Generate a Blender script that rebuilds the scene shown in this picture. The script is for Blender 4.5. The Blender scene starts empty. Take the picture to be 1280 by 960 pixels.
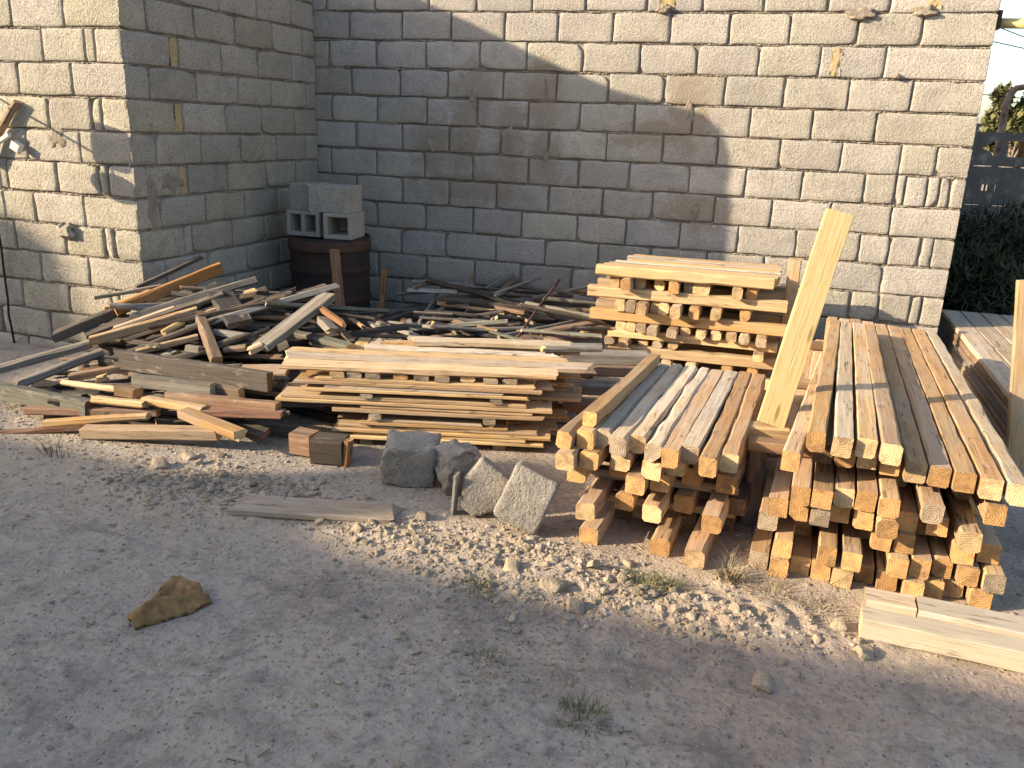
import bpy, math, random
from mathutils import Vector, Matrix, noise
from mathutils.geometry import tessellate_polygon

S = bpy.context.scene
COL = S.collection
# ------------------------------------------------------------------ camera
CAMP = (3.3831, -6.2652, 1.5141)
cam_d = bpy.data.cameras.new('camera')
cam = bpy.data.objects.new('camera', cam_d); COL.objects.link(cam); S.camera = cam
yw, pt, rl = -0.2713, 0.2973, 0.0398
rt = Vector((math.cos(yw), -math.sin(yw), 0))
fw = Vector((math.sin(yw)*math.cos(pt), math.cos(yw)*math.cos(pt), -math.sin(pt)))
up = rt.cross(fw)
r2 = rt*math.cos(rl)+up*math.sin(rl); u2 = -rt*math.sin(rl)+up*math.cos(rl)
M = Matrix((r2, u2, -fw)).transposed().to_4x4(); M.translation = CAMP
cam.matrix_world = M
cam_d.sensor_width = 36; cam_d.lens = 36*1050/1280
cam_d.clip_start = 0.05; cam_d.clip_end = 2000
# ------------------------------------------------------------------ light
LV = Vector((1.75, 1.0, -0.75)).normalized()
elev = math.asin(-LV.z)
w = bpy.data.worlds.new('World'); S.world = w; w.use_nodes = True
nt = w.node_tree; bg = nt.nodes['Background']
sk = nt.nodes.new('ShaderNodeTexSky'); sk.sky_type = 'NISHITA'; sk.sun_disc = False
sk.sun_elevation = elev; sk.sun_rotation = math.atan2(-LV.x, -LV.y)
sk.air_density = 1.0; sk.dust_density = 2.2; sk.ozone_density = 1.0
nt.links.new(sk.outputs[0], bg.inputs[0]); bg.inputs[1].default_value = 0.15
sl = bpy.data.lights.new('sun', 'SUN'); sl.energy = 4.8; sl.angle = math.radians(0.5); sl.color = (1.0, 0.815, 0.575)
so = bpy.data.objects.new('sun', sl); COL.objects.link(so)
so.rotation_euler = LV.to_track_quat('-Z', 'Y').to_euler(); so.location = (-15, -12, 12)
S.view_settings.view_transform = 'Standard'; S.view_settings.look = 'None'
S.view_settings.exposure = 1.3; S.view_settings.gamma = 1.0

RNG = random.Random(7)
def n3(x, y, z): return noise.noise(Vector((x, y, z)))
def tag(o, label=None, cat=None, group=None, kind=None):
    if label: o['label'] = label
    if cat: o['category'] = cat
    if group: o['group'] = group
    if kind: o['kind'] = kind
    return o
ORD = ['first', 'second', 'third', 'fourth', 'fifth', 'sixth', 'seventh', 'eighth', 'ninth', 'tenth', 'eleventh', 'twelfth']

class MB:
    def __init__(s): s.v = []; s.f = []; s.m = []; s.t = []
    def vert(s, p, t=.5): s.v.append(tuple(p)); s.t.append(t); return len(s.v)-1
    def face(s, idx, m=0): s.f.append(tuple(idx)); s.m.append(m)
    def box(s, c, d, m=0, R=None, t=.5):
        b = len(s.v)
        for z in (-1, 1):
            for y in (-1, 1):
                for x in (-1, 1):
                    p = Vector((x*d[0]/2, y*d[1]/2, z*d[2]/2))
                    if R is not None: p = R @ p
                    s.vert(p+Vector(c), t)
        for q in ((0,2,3,1),(4,5,7,6),(0,1,5,4),(2,6,7,3),(0,4,6,2),(1,3,7,5)): s.face([b+i for i in q], m)
    def tube(s, pts, r, n=8, m=0, t=.5):
        rings = []; pts = [Vector(p) for p in pts]
        for i, p in enumerate(pts):
            d = (pts[min(i+1, len(pts)-1)]-pts[max(i-1, 0)]).normalized()
            a = d.orthogonal().normalized() if i == 0 else (pa - d*pa.dot(d)).normalized()
            pa = a; b = d.cross(a); rr = r[i] if isinstance(r, (list, tuple)) else r
            rings.append([s.vert(p+(a*math.cos(2*math.pi*k/n)+b*math.sin(2*math.pi*k/n))*rr, t) for k in range(n)])
        for i in range(len(rings)-1):
            for k in range(n): s.face((rings[i][k], rings[i][(k+1)%n], rings[i+1][(k+1)%n], rings[i+1][k]), m)
        s.face(rings[0][::-1], m); s.face(rings[-1], m)
    def build(s, name, mats, parent=None, loc=None, smooth=False):
        me = bpy.data.meshes.new(name)
        vs = s.v
        if loc is not None: vs = [(x-loc[0], y-loc[1], z-loc[2]) for x, y, z in s.v]
        me.from_pydata(vs, [], s.f)
        for m in (mats if isinstance(mats, (list, tuple)) else [mats]): me.materials.append(m)
        me.polygons.foreach_set('material_index', s.m)
        if smooth: me.polygons.foreach_set('use_smooth', [True]*len(s.f))
        a = me.attributes.new('tone', 'FLOAT', 'POINT'); a.data.foreach_set('value', s.t)
        me.update()
        o = bpy.data.objects.new(name, me); COL.objects.link(o)
        if loc is not None and parent is None: o.location = loc
        if parent is not None: o.parent = parent
        return o
def empty(name, loc):
    o = bpy.data.objects.new(name, None); COL.objects.link(o); o.location = loc; o.empty_display_size = .1
    return o
# ------------------------------------------------------------------ materials
class NT:
    def __init__(s, name):
        s.mat = bpy.data.materials.new(name); s.mat.use_nodes = True
        s.t = s.mat.node_tree; s.b = s.t.nodes['Principled BSDF']
        s.b.inputs['Roughness'].default_value = .9
        s.b.inputs['Specular IOR Level'].default_value = .25
    def n(s, typ, **k):
        nd = s.t.nodes.new('ShaderNode'+typ)
        for a, v in k.items():
            if a.startswith('i_'):
                key = a[2:]; key = int(key) if key.isdigit() else key.replace('_', ' ')
                if hasattr(v, 'is_output'): s.t.links.new(v, nd.inputs[key])
                else: nd.inputs[key].default_value = v
            else: setattr(nd, a, v)
        return nd
    def L(s, a, b): s.t.links.new(a, b)
    def math(s, op, a, b=0.0, clamp=False): return s.n('Math', operation=op, use_clamp=clamp, i_0=a, i_1=b).outputs[0]
    def mix(s, f, a, b, mode='MIX'):
        nd = s.n('Mix', data_type='RGBA', blend_type=mode)
        for k, v in ((0, f), (6, a), (7, b)):
            if hasattr(v, 'is_output'): s.L(v, nd.inputs[k])
            else: nd.inputs[k].default_value = v if k == 0 else (tuple(v)+(1,))[:4]
        return nd.outputs[2]
    def noise(s, vec, scale, detail=4, rough=.55, dist=0): return s.n('TexNoise', i_Vector=vec, i_Scale=scale, i_Detail=detail, i_Roughness=rough, i_Distortion=dist).outputs[0]
    def ramp(s, f, lo, hi): return s.n('MapRange', i_0=f, i_1=lo, i_2=hi).outputs[0]
    def obj(s): return s.n('TexCoord').outputs['Object']
    def scaled(s, vec, sc, add=None):
        if add is not None: vec = s.n('VectorMath', operation='ADD', i_0=vec, i_1=add).outputs[0]
        return s.n('VectorMath', operation='MULTIPLY', i_0=vec, i_1=sc).outputs[0]
    def out(s, col, bump=None, strength=.3, dist=.004):
        if hasattr(col, 'is_output'): s.L(col, s.b.inputs['Base Color'])
        else: s.b.inputs['Base Color'].default_value = tuple(col)+(1,)
        if bump is not None:
            bn = s.n('Bump', i_Strength=strength, i_Distance=dist, i_Height=bump); s.L(bn.outputs[0], s.b.inputs['Normal'])
        return s.mat
def rnd_offset(k):
    r = k.n('ObjectInfo').outputs['Random']
    return r, k.n('CombineXYZ', i_0=k.math('MULTIPLY', r, 37.0), i_1=k.math('MULTIPLY', r, 91.0), i_2=k.math('MULTIPLY', r, 53.0)).outputs[0]
def wood(name, c_light, c_dark, grey=(.36,.33,.29), weather=.3, dirt=.35, dust=.3, crack=.8):
    k = NT(name); r, off = rnd_offset(k); o = k.obj()
    g1 = k.noise(k.scaled(o, (1.1, 26, 26), off), 1.0, 7, .62, .8)
    g2 = k.noise(k.scaled(o, (5, 160, 160), off), 1.0, 4, .6)
    col = k.mix(k.ramp(g1, .34, .68), c_light, c_dark)
    col = k.mix(k.math('MULTIPLY', k.ramp(g2, .50, .70), .6), col, tuple(c*.45 for c in c_dark))
    big = k.noise(k.scaled(o, (2.2, 7, 7), off), 1.0, 5, .6)
    col = k.mix(k.math('MULTIPLY', k.ramp(big, .42, .66), weather), col, grey)
    st = k.noise(k.scaled(o, (5, 13, 13), off), 1.3, 6, .7, .5)
    col = k.mix(k.math('MULTIPLY', k.ramp(st, .56, .72), dirt), col, (.06,.045,.032))
    ck = k.noise(k.scaled(o, (1.3, 24, 24), off), 1.0, 3, .5, .3)
    ckm = k.math('MULTIPLY', k.ramp(k.math('ABSOLUTE', k.math('SUBTRACT', ck, .47)), .010, .003), k.ramp(k.noise(k.scaled(o, (3, 9, 9), off), 1.0, 3), .46, .56))
    col = k.mix(k.math('MULTIPLY', ckm, crack), col, (.04,.028,.02))
    ds = k.noise(k.scaled(o, (9, 24, 24), off), 1.1, 6, .7, .4)
    col = k.mix(k.math('MULTIPLY', k.ramp(ds, .57, .70), dust), col, (.52,.47,.40))
    kn = k.n('TexVoronoi', i_Vector=k.scaled(o, (2.6, 13, 13), off), i_Scale=1.0).outputs['Distance']
    col = k.mix(k.math('MULTIPLY', k.ramp(kn, .13, .06), .6), col, (.11,.055,.025))
    val = k.math('ADD', k.math('MULTIPLY', k.math('FRACT', k.math('MULTIPLY', r, 7.31)), .45), .76)
    hs = k.n('HueSaturation', i_Hue=k.math('ADD', k.math('MULTIPLY', k.math('FRACT', k.math('MULTIPLY', r, 13.7)), .010), .495),
             i_Saturation=k.math('ADD', k.math('MULTIPLY', k.math('FRACT', k.math('MULTIPLY', r, 3.9)), .25), .86), i_Value=val, i_Color=col).outputs[0]
    h = k.math('SUBTRACT', k.math('ADD', k.math('MULTIPLY', g1, .7), k.math('MULTIPLY', g2, .6)), k.math('MULTIPLY', ckm, .6))
    return k.out(hs, h, .55, .004)
def endgrain(name, c1, c2, dirt=.6):
    k = NT(name); r, off = rnd_offset(k); o = k.obj()
    p = k.scaled(o, (0, 1, 1))
    cen = k.n('CombineXYZ', i_1=k.math('MULTIPLY', k.math('SUBTRACT', k.math('FRACT', k.math('MULTIPLY', r, 17.3)), .5), .07),
              i_2=k.math('MULTIPLY', k.math('SUBTRACT', k.math('FRACT', k.math('MULTIPLY', r, 29.1)), .6), .07)).outputs[0]
    d = k.n('VectorMath', operation='SUBTRACT', i_0=p, i_1=cen).outputs[0]
    ln = k.n('VectorMath', operation='LENGTH', i_0=d).outputs[1]
    wob = k.noise(k.scaled(o, (40, 40, 40), off), 1.0, 3)
    ring = k.math('SINE', k.math('MULTIPLY', k.math('ADD', ln, k.math('MULTIPLY', wob, .012)), 760.0))
    col = k.mix(k.ramp(ring, -.7, .7), c1, c2)
    st = k.noise(k.scaled(o, (22, 22, 22), off), 1.0, 6, .65)
    col = k.mix(k.math('MULTIPLY', k.ramp(st, .45, .68), dirt), col, (.10,.065,.04))
    st2 = k.noise(k.scaled(o, (90, 90, 90), off), 1.0, 3, .65)
    col = k.mix(k.math('MULTIPLY', k.ramp(st2, .5, .7), .18), col, (.60,.43,.25))
    val = k.math('ADD', k.math('MULTIPLY', k.math('FRACT', k.math('MULTIPLY', r, 5.7)), .55), .66)
    col = k.n('HueSaturation', i_Value=val, i_Color=col).outputs[0]
    return k.out(col, k.math('ADD', st2, k.math('MULTIPLY', ring, .1)), .5, .004)
W = dict(
 pale=wood('pale_wood', (.58,.40,.205), (.43,.27,.12), weather=.15, dirt=.2, dust=.15, crack=.6),
 fresh=wood('fresh_wood', (.47,.37,.21), (.42,.32,.165), weather=.0, dirt=.14, dust=.05, crack=.12),
 tan=wood('tan_wood', (.50,.33,.165), (.34,.205,.095), weather=.5, dirt=.38, dust=.3),
 beam=wood('beam_wood', (.475,.305,.16), (.335,.195,.098), (.34,.27,.20), weather=.6, dirt=.42, dust=.4),
 deck=wood('weathered_wood', (.53,.415,.28), (.35,.255,.16), (.45,.41,.35), weather=.65, dirt=.5, dust=.6),
 grey=wood('grey_wood', (.25,.22,.18), (.13,.115,.095), (.27,.26,.245), weather=.6),
 brown=wood('brown_wood', (.26,.165,.095), (.13,.08,.05), weather=.25),
 orange=wood('orange_wood', (.38,.19,.075), (.22,.10,.04), weather=.1, dirt=.2),
 red=wood('reddish_wood', (.22,.115,.07), (.115,.06,.04), weather=.2),
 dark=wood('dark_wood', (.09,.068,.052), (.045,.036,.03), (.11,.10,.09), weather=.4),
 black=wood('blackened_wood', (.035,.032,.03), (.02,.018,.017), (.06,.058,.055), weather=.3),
 moss=wood('mossy_wood', (.16,.15,.115), (.085,.085,.062), (.20,.20,.17), weather=.4),
 cream=wood('cream_wood', (.38,.325,.225), (.33,.27,.18), (.34,.31,.255), weather=.4, dirt=.10),
)
EG = dict(o=endgrain('cut_end_wood', (.53,.31,.13), (.41,.225,.085)), p=endgrain('pale_cut_end', (.62,.46,.26), (.47,.31,.15)),
          d=endgrain('dark_cut_end', (.16,.10,.06), (.09,.055,.035)), g=endgrain('grey_cut_end', (.40,.33,.24), (.27,.20,.14)))
def concrete(name, c1, c2, pit=.5, bump=.7, dust=(.45,.41,.35), smears=None):
    k = NT(name); o = k.obj(); tone = k.n('Attribute', attribute_name='tone').outputs['Fac']
    a = k.noise(o, 3.0, 6, .6); f = k.noise(o, 95, 4, .7); g = k.noise(o, 230, 2, .6)
    col = k.mix(k.ramp(a, .3, .7), c1, c2)
    col = k.mix(k.math('MULTIPLY', k.ramp(f, .50, .36), pit), col, tuple(x*.3 for x in c2))
    col = k.mix(k.math('MULTIPLY', k.ramp(g, .56, .72), .5), col, tuple(min(1, x*1.5) for x in c1))
    a2 = k.noise(o, 9.0, 5, .65); a3 = k.noise(o, 5.5, 6, .7, .8)
    col = k.mix(k.math('MULTIPLY', k.ramp(a3, .52, .70), .45), col, tuple(x*.62 for x in c2))
    col = k.mix(k.math('MULTIPLY', k.ramp(a2, .53, .70), .45), col, dust)
    v = k.math('ADD', k.math('MULTIPLY', tone, .5), .75)
    wn = k.n('TexWhiteNoise', noise_dimensions='1D', i_W=k.math('MULTIPLY', tone, 91.7)).outputs[0]
    col = k.n('HueSaturation', i_Hue=k.math('ADD', k.math('MULTIPLY', wn, .024), .488), i_Saturation=k.math('ADD', k.math('MULTIPLY', wn, .4), .8), i_Value=v, i_Color=col).outputs[0]
    if smears:      # trowelled mortar left over the joints, each smear with its own outline
        sx = k.n('SeparateXYZ', i_0=o); acc = None
        for (cx, cz, rx, rz) in smears:
            dx = k.math('MULTIPLY', k.math('SUBTRACT', sx.outputs[0], cx), 1/rx); dz = k.math('MULTIPLY', k.math('SUBTRACT', sx.outputs[2], cz), 1/rz)
            d = k.math('SUBTRACT', 1.0, k.math('SQRT', k.math('ADD', k.math('MULTIPLY', dx, dx), k.math('MULTIPLY', dz, dz))))
            acc = d if acc is None else k.math('MAXIMUM', acc, d)
        wob = k.noise(o, 11.0, 6, .65, .6)
        msk = k.math('MULTIPLY', k.ramp(k.math('ADD', acc, k.math('MULTIPLY', k.math('SUBTRACT', wob, .5), 2.2)), .05, .5), .8)
        col = k.mix(msk, col, k.mix(f, (.20,.165,.125), (.31,.255,.19)))
    mid_ = k.noise(o, 48, 3, .6)
    h = k.math('ADD', k.math('ADD', k.math('MULTIPLY', f, .8), k.math('MULTIPLY', mid_, .8)), k.math('ADD', k.math('MULTIPLY', g, .35), k.math('MULTIPLY', a2, .5)))
    return k.out(col, h, bump, .010)
CON = concrete('concrete_block', (.40,.365,.315), (.31,.285,.25), .6, .9)
CONB = concrete('back_wall_block', (.40,.365,.315), (.31,.285,.25), .6, .9, smears=[(1.26,1.72,.20,.30),(1.80,1.74,.16,.36),(.93,1.36,.20,.30),(1.18,1.41,.18,.36),(1.55,1.42,.16,.40),(1.83,1.30,.14,.3),(1.27,1.06,.60,.16),(2.85,1.66,.18,.36),(2.6,1.5,.4,.12),(2.95,.98,.3,.2)])
CONL = concrete('pale_concrete_block', (.42,.385,.315), (.33,.30,.245), .75, 1.0)
CHUNK = concrete('broken_concrete', (.31,.28,.24), (.235,.21,.18), .55, .85)
MORT = concrete('mortar', (.35,.305,.245), (.21,.18,.145), .7, 1.0)
SMEAR = concrete('mortar_smear', (.30,.255,.195), (.22,.185,.145), .5, .9)
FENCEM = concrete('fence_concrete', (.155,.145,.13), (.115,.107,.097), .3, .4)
def simple(name, col, c2=None, scale=12, rough=.8, bump=.3, metal=0, dist=.004):
    k = NT(name); o = k.obj(); a = k.noise(o, scale, 6, .65)
    k.b.inputs['Roughness'].default_value = rough; k.b.inputs['Metallic'].default_value = metal
    return k.out(k.mix(k.ramp(a, .35, .65), col, c2 or tuple(x*.6 for x in col)), a, bump, dist)
FILL_LITGAP = simple('filler_and_lit_gap', (.42,.33,.18), (.28,.21,.11), 40)  # yellow joint filler; on the side wall painted for sunlit interior in gaps
RUST = simple('rusty_metal', (.10,.05,.03), (.035,.028,.026), 9, .75)
RUSTO = simple('orange_rust', (.27,.105,.03), (.11,.05,.025), 14, .85)
DRUM = simple('dark_drum_paint', (.055,.030,.020), (.018,.019,.023), 5, .8)
CABLE = simple('black_rubber', (.02,.02,.022), (.012,.012,.012), 20, .6)
PIPEY = simple('pale_yellow_paint', (.46,.40,.19), (.40,.34,.16), 8, .5)
STUCCO = simple('grey_plaster', (.40,.37,.33), (.33,.31,.28), 2, .95)
ROOFM = simple('grey_roof_sheet', (.22,.2,.19), (.17,.16,.15), 3, .7)
GLASS = simple('dark_window_glass', (.03,.035,.04), (.02,.022,.025), 1, .15)
PLASTIC = simple('dirty_white_plastic', (.62,.60,.56), (.5,.48,.44), 10, .5)
CLOTH = simple('brown_leather_cloth', (.30,.175,.070), (.13,.075,.034), 22, .8, .6)
BARK = simple('grey_bark', (.16,.13,.10), (.09,.075,.06), 20, .95)
def leafmat(name, c1, c2):
    k = NT(name); tone = k.n('Attribute', attribute_name='tone').outputs['Fac']
    m = k.out(k.mix(tone, c1, c2)); k.b.inputs['Subsurface Weight'].default_value = 0
    return m
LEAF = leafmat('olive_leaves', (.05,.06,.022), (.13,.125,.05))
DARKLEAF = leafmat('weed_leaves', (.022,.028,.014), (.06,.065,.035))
GRASS = leafmat('grass_blades', (.045,.062,.022), (.19,.17,.08))
DRY = leafmat('dry_stalks', (.10,.075,.05), (.36,.29,.18))
STONE = concrete('rubble_stone', (.335,.265,.185), (.25,.20,.145), .12, .6)
GRAV = concrete('gravel_stone', (.315,.25,.18), (.21,.175,.135), .1, .4)
def ground_mat():
    k = NT('dry_dirt'); o = k.obj()
    big = k.noise(o, .55, 5, .6, .3); mid = k.noise(o, 3.1, 7, .65, .4); fine = k.noise(o, 42, 6, .7); gr = k.noise(o, 150, 3, .6)
    x = k.n('SeparateXYZ', i_0=o).outputs[0]
    side = k.math('ADD', k.ramp(x, 1.9, 3.6), k.math('MULTIPLY', k.math('SUBTRACT', mid, .5), 1.6), True)
    col = k.mix(side, (.335,.295,.25), (.385,.275,.20))
    col = k.mix(k.ramp(big, .42, .62), col, (.375,.32,.262))
    col = k.mix(k.math('MULTIPLY', k.ramp(mid, .50, .66), .72), col, (.175,.15,.13))
    clod = k.noise(o, 11.0, 7, .72, .6)
    col = k.mix(k.math('MULTIPLY', k.ramp(clod, .52, .64), .55), col, (.17,.15,.135))
    col = k.mix(k.math('MULTIPLY', k.ramp(clod, .44, .34), .35), col, (.43,.385,.33))
    col = k.mix(k.math('MULTIPLY', k.ramp(fine, .5, .66), .5), col, (.12,.10,.085))
    col = k.mix(k.math('MULTIPLY', k.ramp(fine, .43, .32), .45), col, (.50,.45,.385))
    y_ = k.n('SeparateXYZ', i_0=o).outputs[1]
    rid = k.math('SUBTRACT', 1.0, k.math('MULTIPLY', k.math('ABSOLUTE', k.math('ADD', y_, 3.52)), 2.3), True)
    col = k.mix(k.math('MULTIPLY', k.math('MULTIPLY', rid, k.ramp(mid, .3, .55)), .75), col, (.46,.375,.275))
    vo = k.n('TexVoronoi', i_Vector=o, i_Scale=65.0)
    peb = k.ramp(vo.outputs['Distance'], .38, .14)
    sel = k.math('GREATER_THAN', k.n('SeparateColor', i_0=vo.outputs['Color']).outputs[0], .72)
    pm = k.math('MULTIPLY', peb, sel)
    col = k.mix(k.math('MULTIPLY', pm, .85), col, k.mix(k.n('SeparateColor', i_0=vo.outputs['Color']).outputs[1], (.12,.105,.095), (.45,.41,.36)))
    vo2 = k.n('TexVoronoi', i_Vector=o, i_Scale=27.0); c2_ = k.n('SeparateColor', i_0=vo2.outputs['Color'])
    pm2 = k.math('MULTIPLY', k.ramp(vo2.outputs['Distance'], .26, .12), k.math('GREATER_THAN', c2_.outputs[0], .80))
    col = k.mix(k.math('MULTIPLY', pm2, .8), col, k.mix(c2_.outputs[1], (.11,.10,.09), (.36,.33,.29)))
    h = k.math('ADD', k.math('ADD', k.math('ADD', k.math('MULTIPLY', clod, 1.6), k.math('MULTIPLY', fine, .9)), k.math('MULTIPLY', gr, .3)), k.math('ADD', k.math('MULTIPLY', pm, .5), k.math('MULTIPLY', mid, 1.4)))
    return k.out(col, h, .9, .012)
DIRT = ground_mat()
# ------------------------------------------------------------------ ground
def bump(x, y, cx, cy, sx, sy, a): return a*math.exp(-((x-cx)/sx)**2-((y-cy)/sy)**2)
def rubble(x, y):   # the low ridge of rubble in front of the stacks
    t = min(max((x-1.3)/2.0, 0), 1); yc = -3.42-.28*t+.05*math.sin(x*5)
    return math.exp(-((y-yc)/.16)**2)*min(max((x-.6)/.6, 0), 1)*min(max((4.0-x)/.7, 0), 1)
def dark_rubble(x, y):   # coarser gravel heaped below the shade line
    return math.exp(-((x-2.65)/.42)**2-((y+3.86)/.16)**2)+.6*math.exp(-((x-1.25)/.4)**2-((y+3.62)/.16)**2)+.5*math.exp(-((x-2.8)/.35)**2-((y+4.2)/.2)**2)
_d = random.Random(77)
DENTS = [(_d.uniform(.3, 4.6), _d.uniform(-5.1, -3.75), _d.uniform(.035, .06), _d.uniform(.07, .13), _d.uniform(0, 3.14), _d.uniform(.004, .010)) for _ in range(46)]
GROOVES = [((3.35, -3.72), (3.52, -3.92)), ((3.62, -3.60), (3.76, -3.86)), ((3.50, -3.62), (3.58, -3.74)), ((3.1, -4.05), (3.9, -4.12)), ((2.2, -4.5), (3.6, -4.34)), ((1.1, -3.9), (2.2, -4.05))]
def marks(x, y):
    h = 0
    for cx, cy, a, b, t, d in DENTS:
        dx, dy = x-cx, y-cy
        if abs(dx) > .35 or abs(dy) > .35: continue
        u, v = dx*math.cos(t)+dy*math.sin(t), -dx*math.sin(t)+dy*math.cos(t); r2 = (u/a)**2+(v/b)**2
        h += d*(-math.exp(-r2)+.45*math.exp(-(math.sqrt(r2)-1.5)**2*4))
    for (ax, ay), (bx, by) in GROOVES:
        lx, ly = bx-ax, by-ay; t = max(0, min(1, ((x-ax)*lx+(y-ay)*ly)/(lx*lx+ly*ly)))
        d2 = math.hypot(x-ax-lx*t+.02*n3(t*4, ax, 1), y-ay-ly*t+.02*n3(t*4, ay, 5))
        if d2 < .12: h += -.012*math.exp(-(d2/.018)**2)+.006*math.exp(-((d2-.042)/.018)**2)
    return h
def gh(x, y):
    near = math.exp(-(max(0, abs(x-2.5)-5)/3)**2-(max(0, abs(y+2.5)-5)/3)**2)
    h = .030*n3(x*.7, y*.7, 1.3)+.012*n3(x*2.3, y*2.3, 4.1)
    front = 1/(1+math.exp(max(-60, min(60, (y+3.45)*14))))       # keep the ground under the stacks flat
    h *= .25+.75*front
    rb = rubble(x, y)
    h += rb*(.012+.020*abs(n3(x*6, y*6, 2.2)))+dark_rubble(x, y)*(.008+.018*abs(n3(x*9, y*9, 5.2)))
    h += front*(.008*n3(x*7, y*7, 9)+.006*n3(x*17, y*17, 3))+.0025*n3(x*40, y*40, 6)+rb*.010*n3(x*23, y*23, 3.3)
    if -.5 < x < 5 and -5.3 < y < -3.4: h += marks(x, y)
    h += bump(x, y, .4, -2.4, .8, .55, .07)+bump(x, y, 1.7, -.9, .7, .45, .06)
    return h*near-.006*front
def axis(lo, hi, a, b, st, far):
    c = [lo+(hi-lo)*0]
    c = []; x = a
    while x <= b+1e-6: c.append(x); x += st
    s = st; x = b
    while x < far: s *= 1.35; x += s; c.append(x)
    s = st; x = a; pre = []
    while x > -far: s *= 1.35; x -= s; pre.append(x)
    return pre[::-1]+c
gx = axis(0, 0, -.6, 5.2, .022, 500); gy = axis(0, 0, -5.3, -2.6, .022, 500)
mb = MB()
for y in gy:
    for x in gx: mb.vert((x, y, gh(x, y)))
nx = len(gx)
for j in range(len(gy)-1):
    for i in range(nx-1): a = j*nx+i; mb.face((a, a+1, a+nx+1, a+nx))
tag(mb.build('ground', DIRT, smooth=True), kind='structure')
# ------------------------------------------------------------------ block walls
def block_face(mb, P, u0, u1, z0, z1, tone, rng, el=False, er=False, depth=.03, big=1.0):
    us = [0, .009, .03, .1, .3, .5, .7, .9, .97, .991, 1]; vs = [0, .018, .06, .25, .5, .75, .94, .982, 1]
    W_, H_ = u1-u0, z1-z0
    crn = {(a, b): max(0, rng.gauss(-.003, .008)) for a in (0, 1) for b in (0, 1)}
    sd = rng.random()*90
    rot = rng.gauss(0, .0055); bow = rng.uniform(-.002, .004); tilt = rng.uniform(-.004, .004)*big; tz = rng.uniform(-.005, .005)*big
    idx = []
    for v in vs:
        row = []
        for u in us:
            eu = 0 if (u < .5 and el) or (u > .5 and er) else 1
            du = min(u, 1-u)*W_; dv = min(v, 1-v)*H_
            rec = 0
            if eu: rec += .011*max(0, 1-du/.007)**2
            rec += .011*max(0, 1-dv/.007)**2
            x = u0+u*W_; z = z0+v*H_
            cr = crn[(int(u > .5), int(v > .5))]
            k = max(0, 1-math.hypot(du, dv)/.05)
            if eu: x += (1 if u < .5 else -1)*cr*k*1.3
            z += (1 if v < .5 else -1)*cr*k
            edge = max(0, 1-min(du if eu else 9, dv)/.02)
            nn = n3(x*9+sd, z*9, sd)*.0035+n3(x*37+sd, z*37, sd)*.0035*(1+edge)
            if eu: x += n3(z*21+sd, sd, 2)*.0075*edge
            z += n3(x*17+sd, sd, 7)*.0085*edge+rot*(x-(u0+u1)/2)
            row.append(mb.vert(P(x, z, -rec+nn*big+bow*(1-(2*u-1)**2)+tilt*(u-.5)+tz*(v-.5)), tone))
        idx.append(row)
    for j in range(len(vs)-1):
        for i in range(len(us)-1): mb.face((idx[j][i], idx[j][i+1], idx[j+1][i+1], idx[j+1][i]))
    # returns into the joint
    def ret(line, dd):
        bk = []
        for a in line:
            p = mb.v[a]; bk.append(mb.vert(Vector(p)+P(0, 0, -dd)-P(0, 0, 0), tone))
        for i in range(len(line)-1): mb.face((line[i+1], line[i], bk[i], bk[i+1]))
    ret(idx[0], depth); ret(idx[-1][::-1], depth)
    ret([r[0] for r in idx][::-1], depth); ret([r[-1] for r in idx], .19 if er == 2 else depth)
def bed_joint(mb, P, u0, u1, z, rng, lump=.019, width=.014):
    n = int((u1-u0)/.007); sd = rng.random()*80; rows = [[], [], [], [], []]
    for i in range(n+1):
        u = u0+(u1-u0)*i/n; ov = max(0, n3(u*4, sd, 1)+.05)+.5*max(0, n3(u*16, sd, 4)-.05)
        for k, (dz, dd) in enumerate(((-1, -.022), (-.5, 0), (0, .003), (.5, 0), (1, -.022))):
            l = -.015+lump*ov+.010*n3(u*55, sd+k*2.3, 3)+.006*n3(u*120, sd+k*3.1, 6)+(dd if abs(dz) < 1 else 0)
            if abs(dz) == 1: l = -.026
            zz = z+dz*(width*.5+.007*ov)+.005*n3(u*30, sd, k)-.005*ov+.003*n3(u*85, sd, k)
            rows[k].append(mb.vert(P(u, zz, l), .35+.3*rng.random()))
    for k in range(4):
        for i in range(n): mb.face((rows[k][i], rows[k][i+1], rows[k+1][i+1], rows[k+1][i]))
def wall_rows(mbB, mbM, P, length, ztop, pitch, nrows, phase, rng, el, er, topfn=None, special=None, el_fill=False):
    for k in range(nrows):
        z1 = ztop-pitch*k; z0 = z1-pitch
        js = special(k) if special else None
        if js is None:
            ph = phase[k % 2]; js = []
            x = ph
            while x < length-.06: js.append(x+rng.gauss(0, .010)); x += .4
            js = [0]+[j for j in js if j > .05]+[length]
        for a, b in zip(js[:-1], js[1:]):
            if b-a < .02: continue
            if topfn and z1 > topfn((a if topfn(a) < topfn(b) else b)): continue
            gap = .0028+abs(rng.gauss(0, .0034))
            dz = rng.gauss(0, .0022)
            block_face(mbB, P, a+(gap if a > 0 or not el else 0), b-(gap if b < length or not er else 0), z0+.0058+dz, z1-.0058+dz, min(1, max(0, rng.gauss(.5, .13))), rng,
                       el and a == 0, (er if b == length else False))
        lo, hi = 0, length
        if topfn:
            while hi > .1 and z1 > topfn(hi): hi -= .02
            while lo < hi and z1 > topfn(lo): lo += .02
        if hi-lo > .1: bed_joint(mbM, P, lo+.004, hi-.004, z1, rng)
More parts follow.
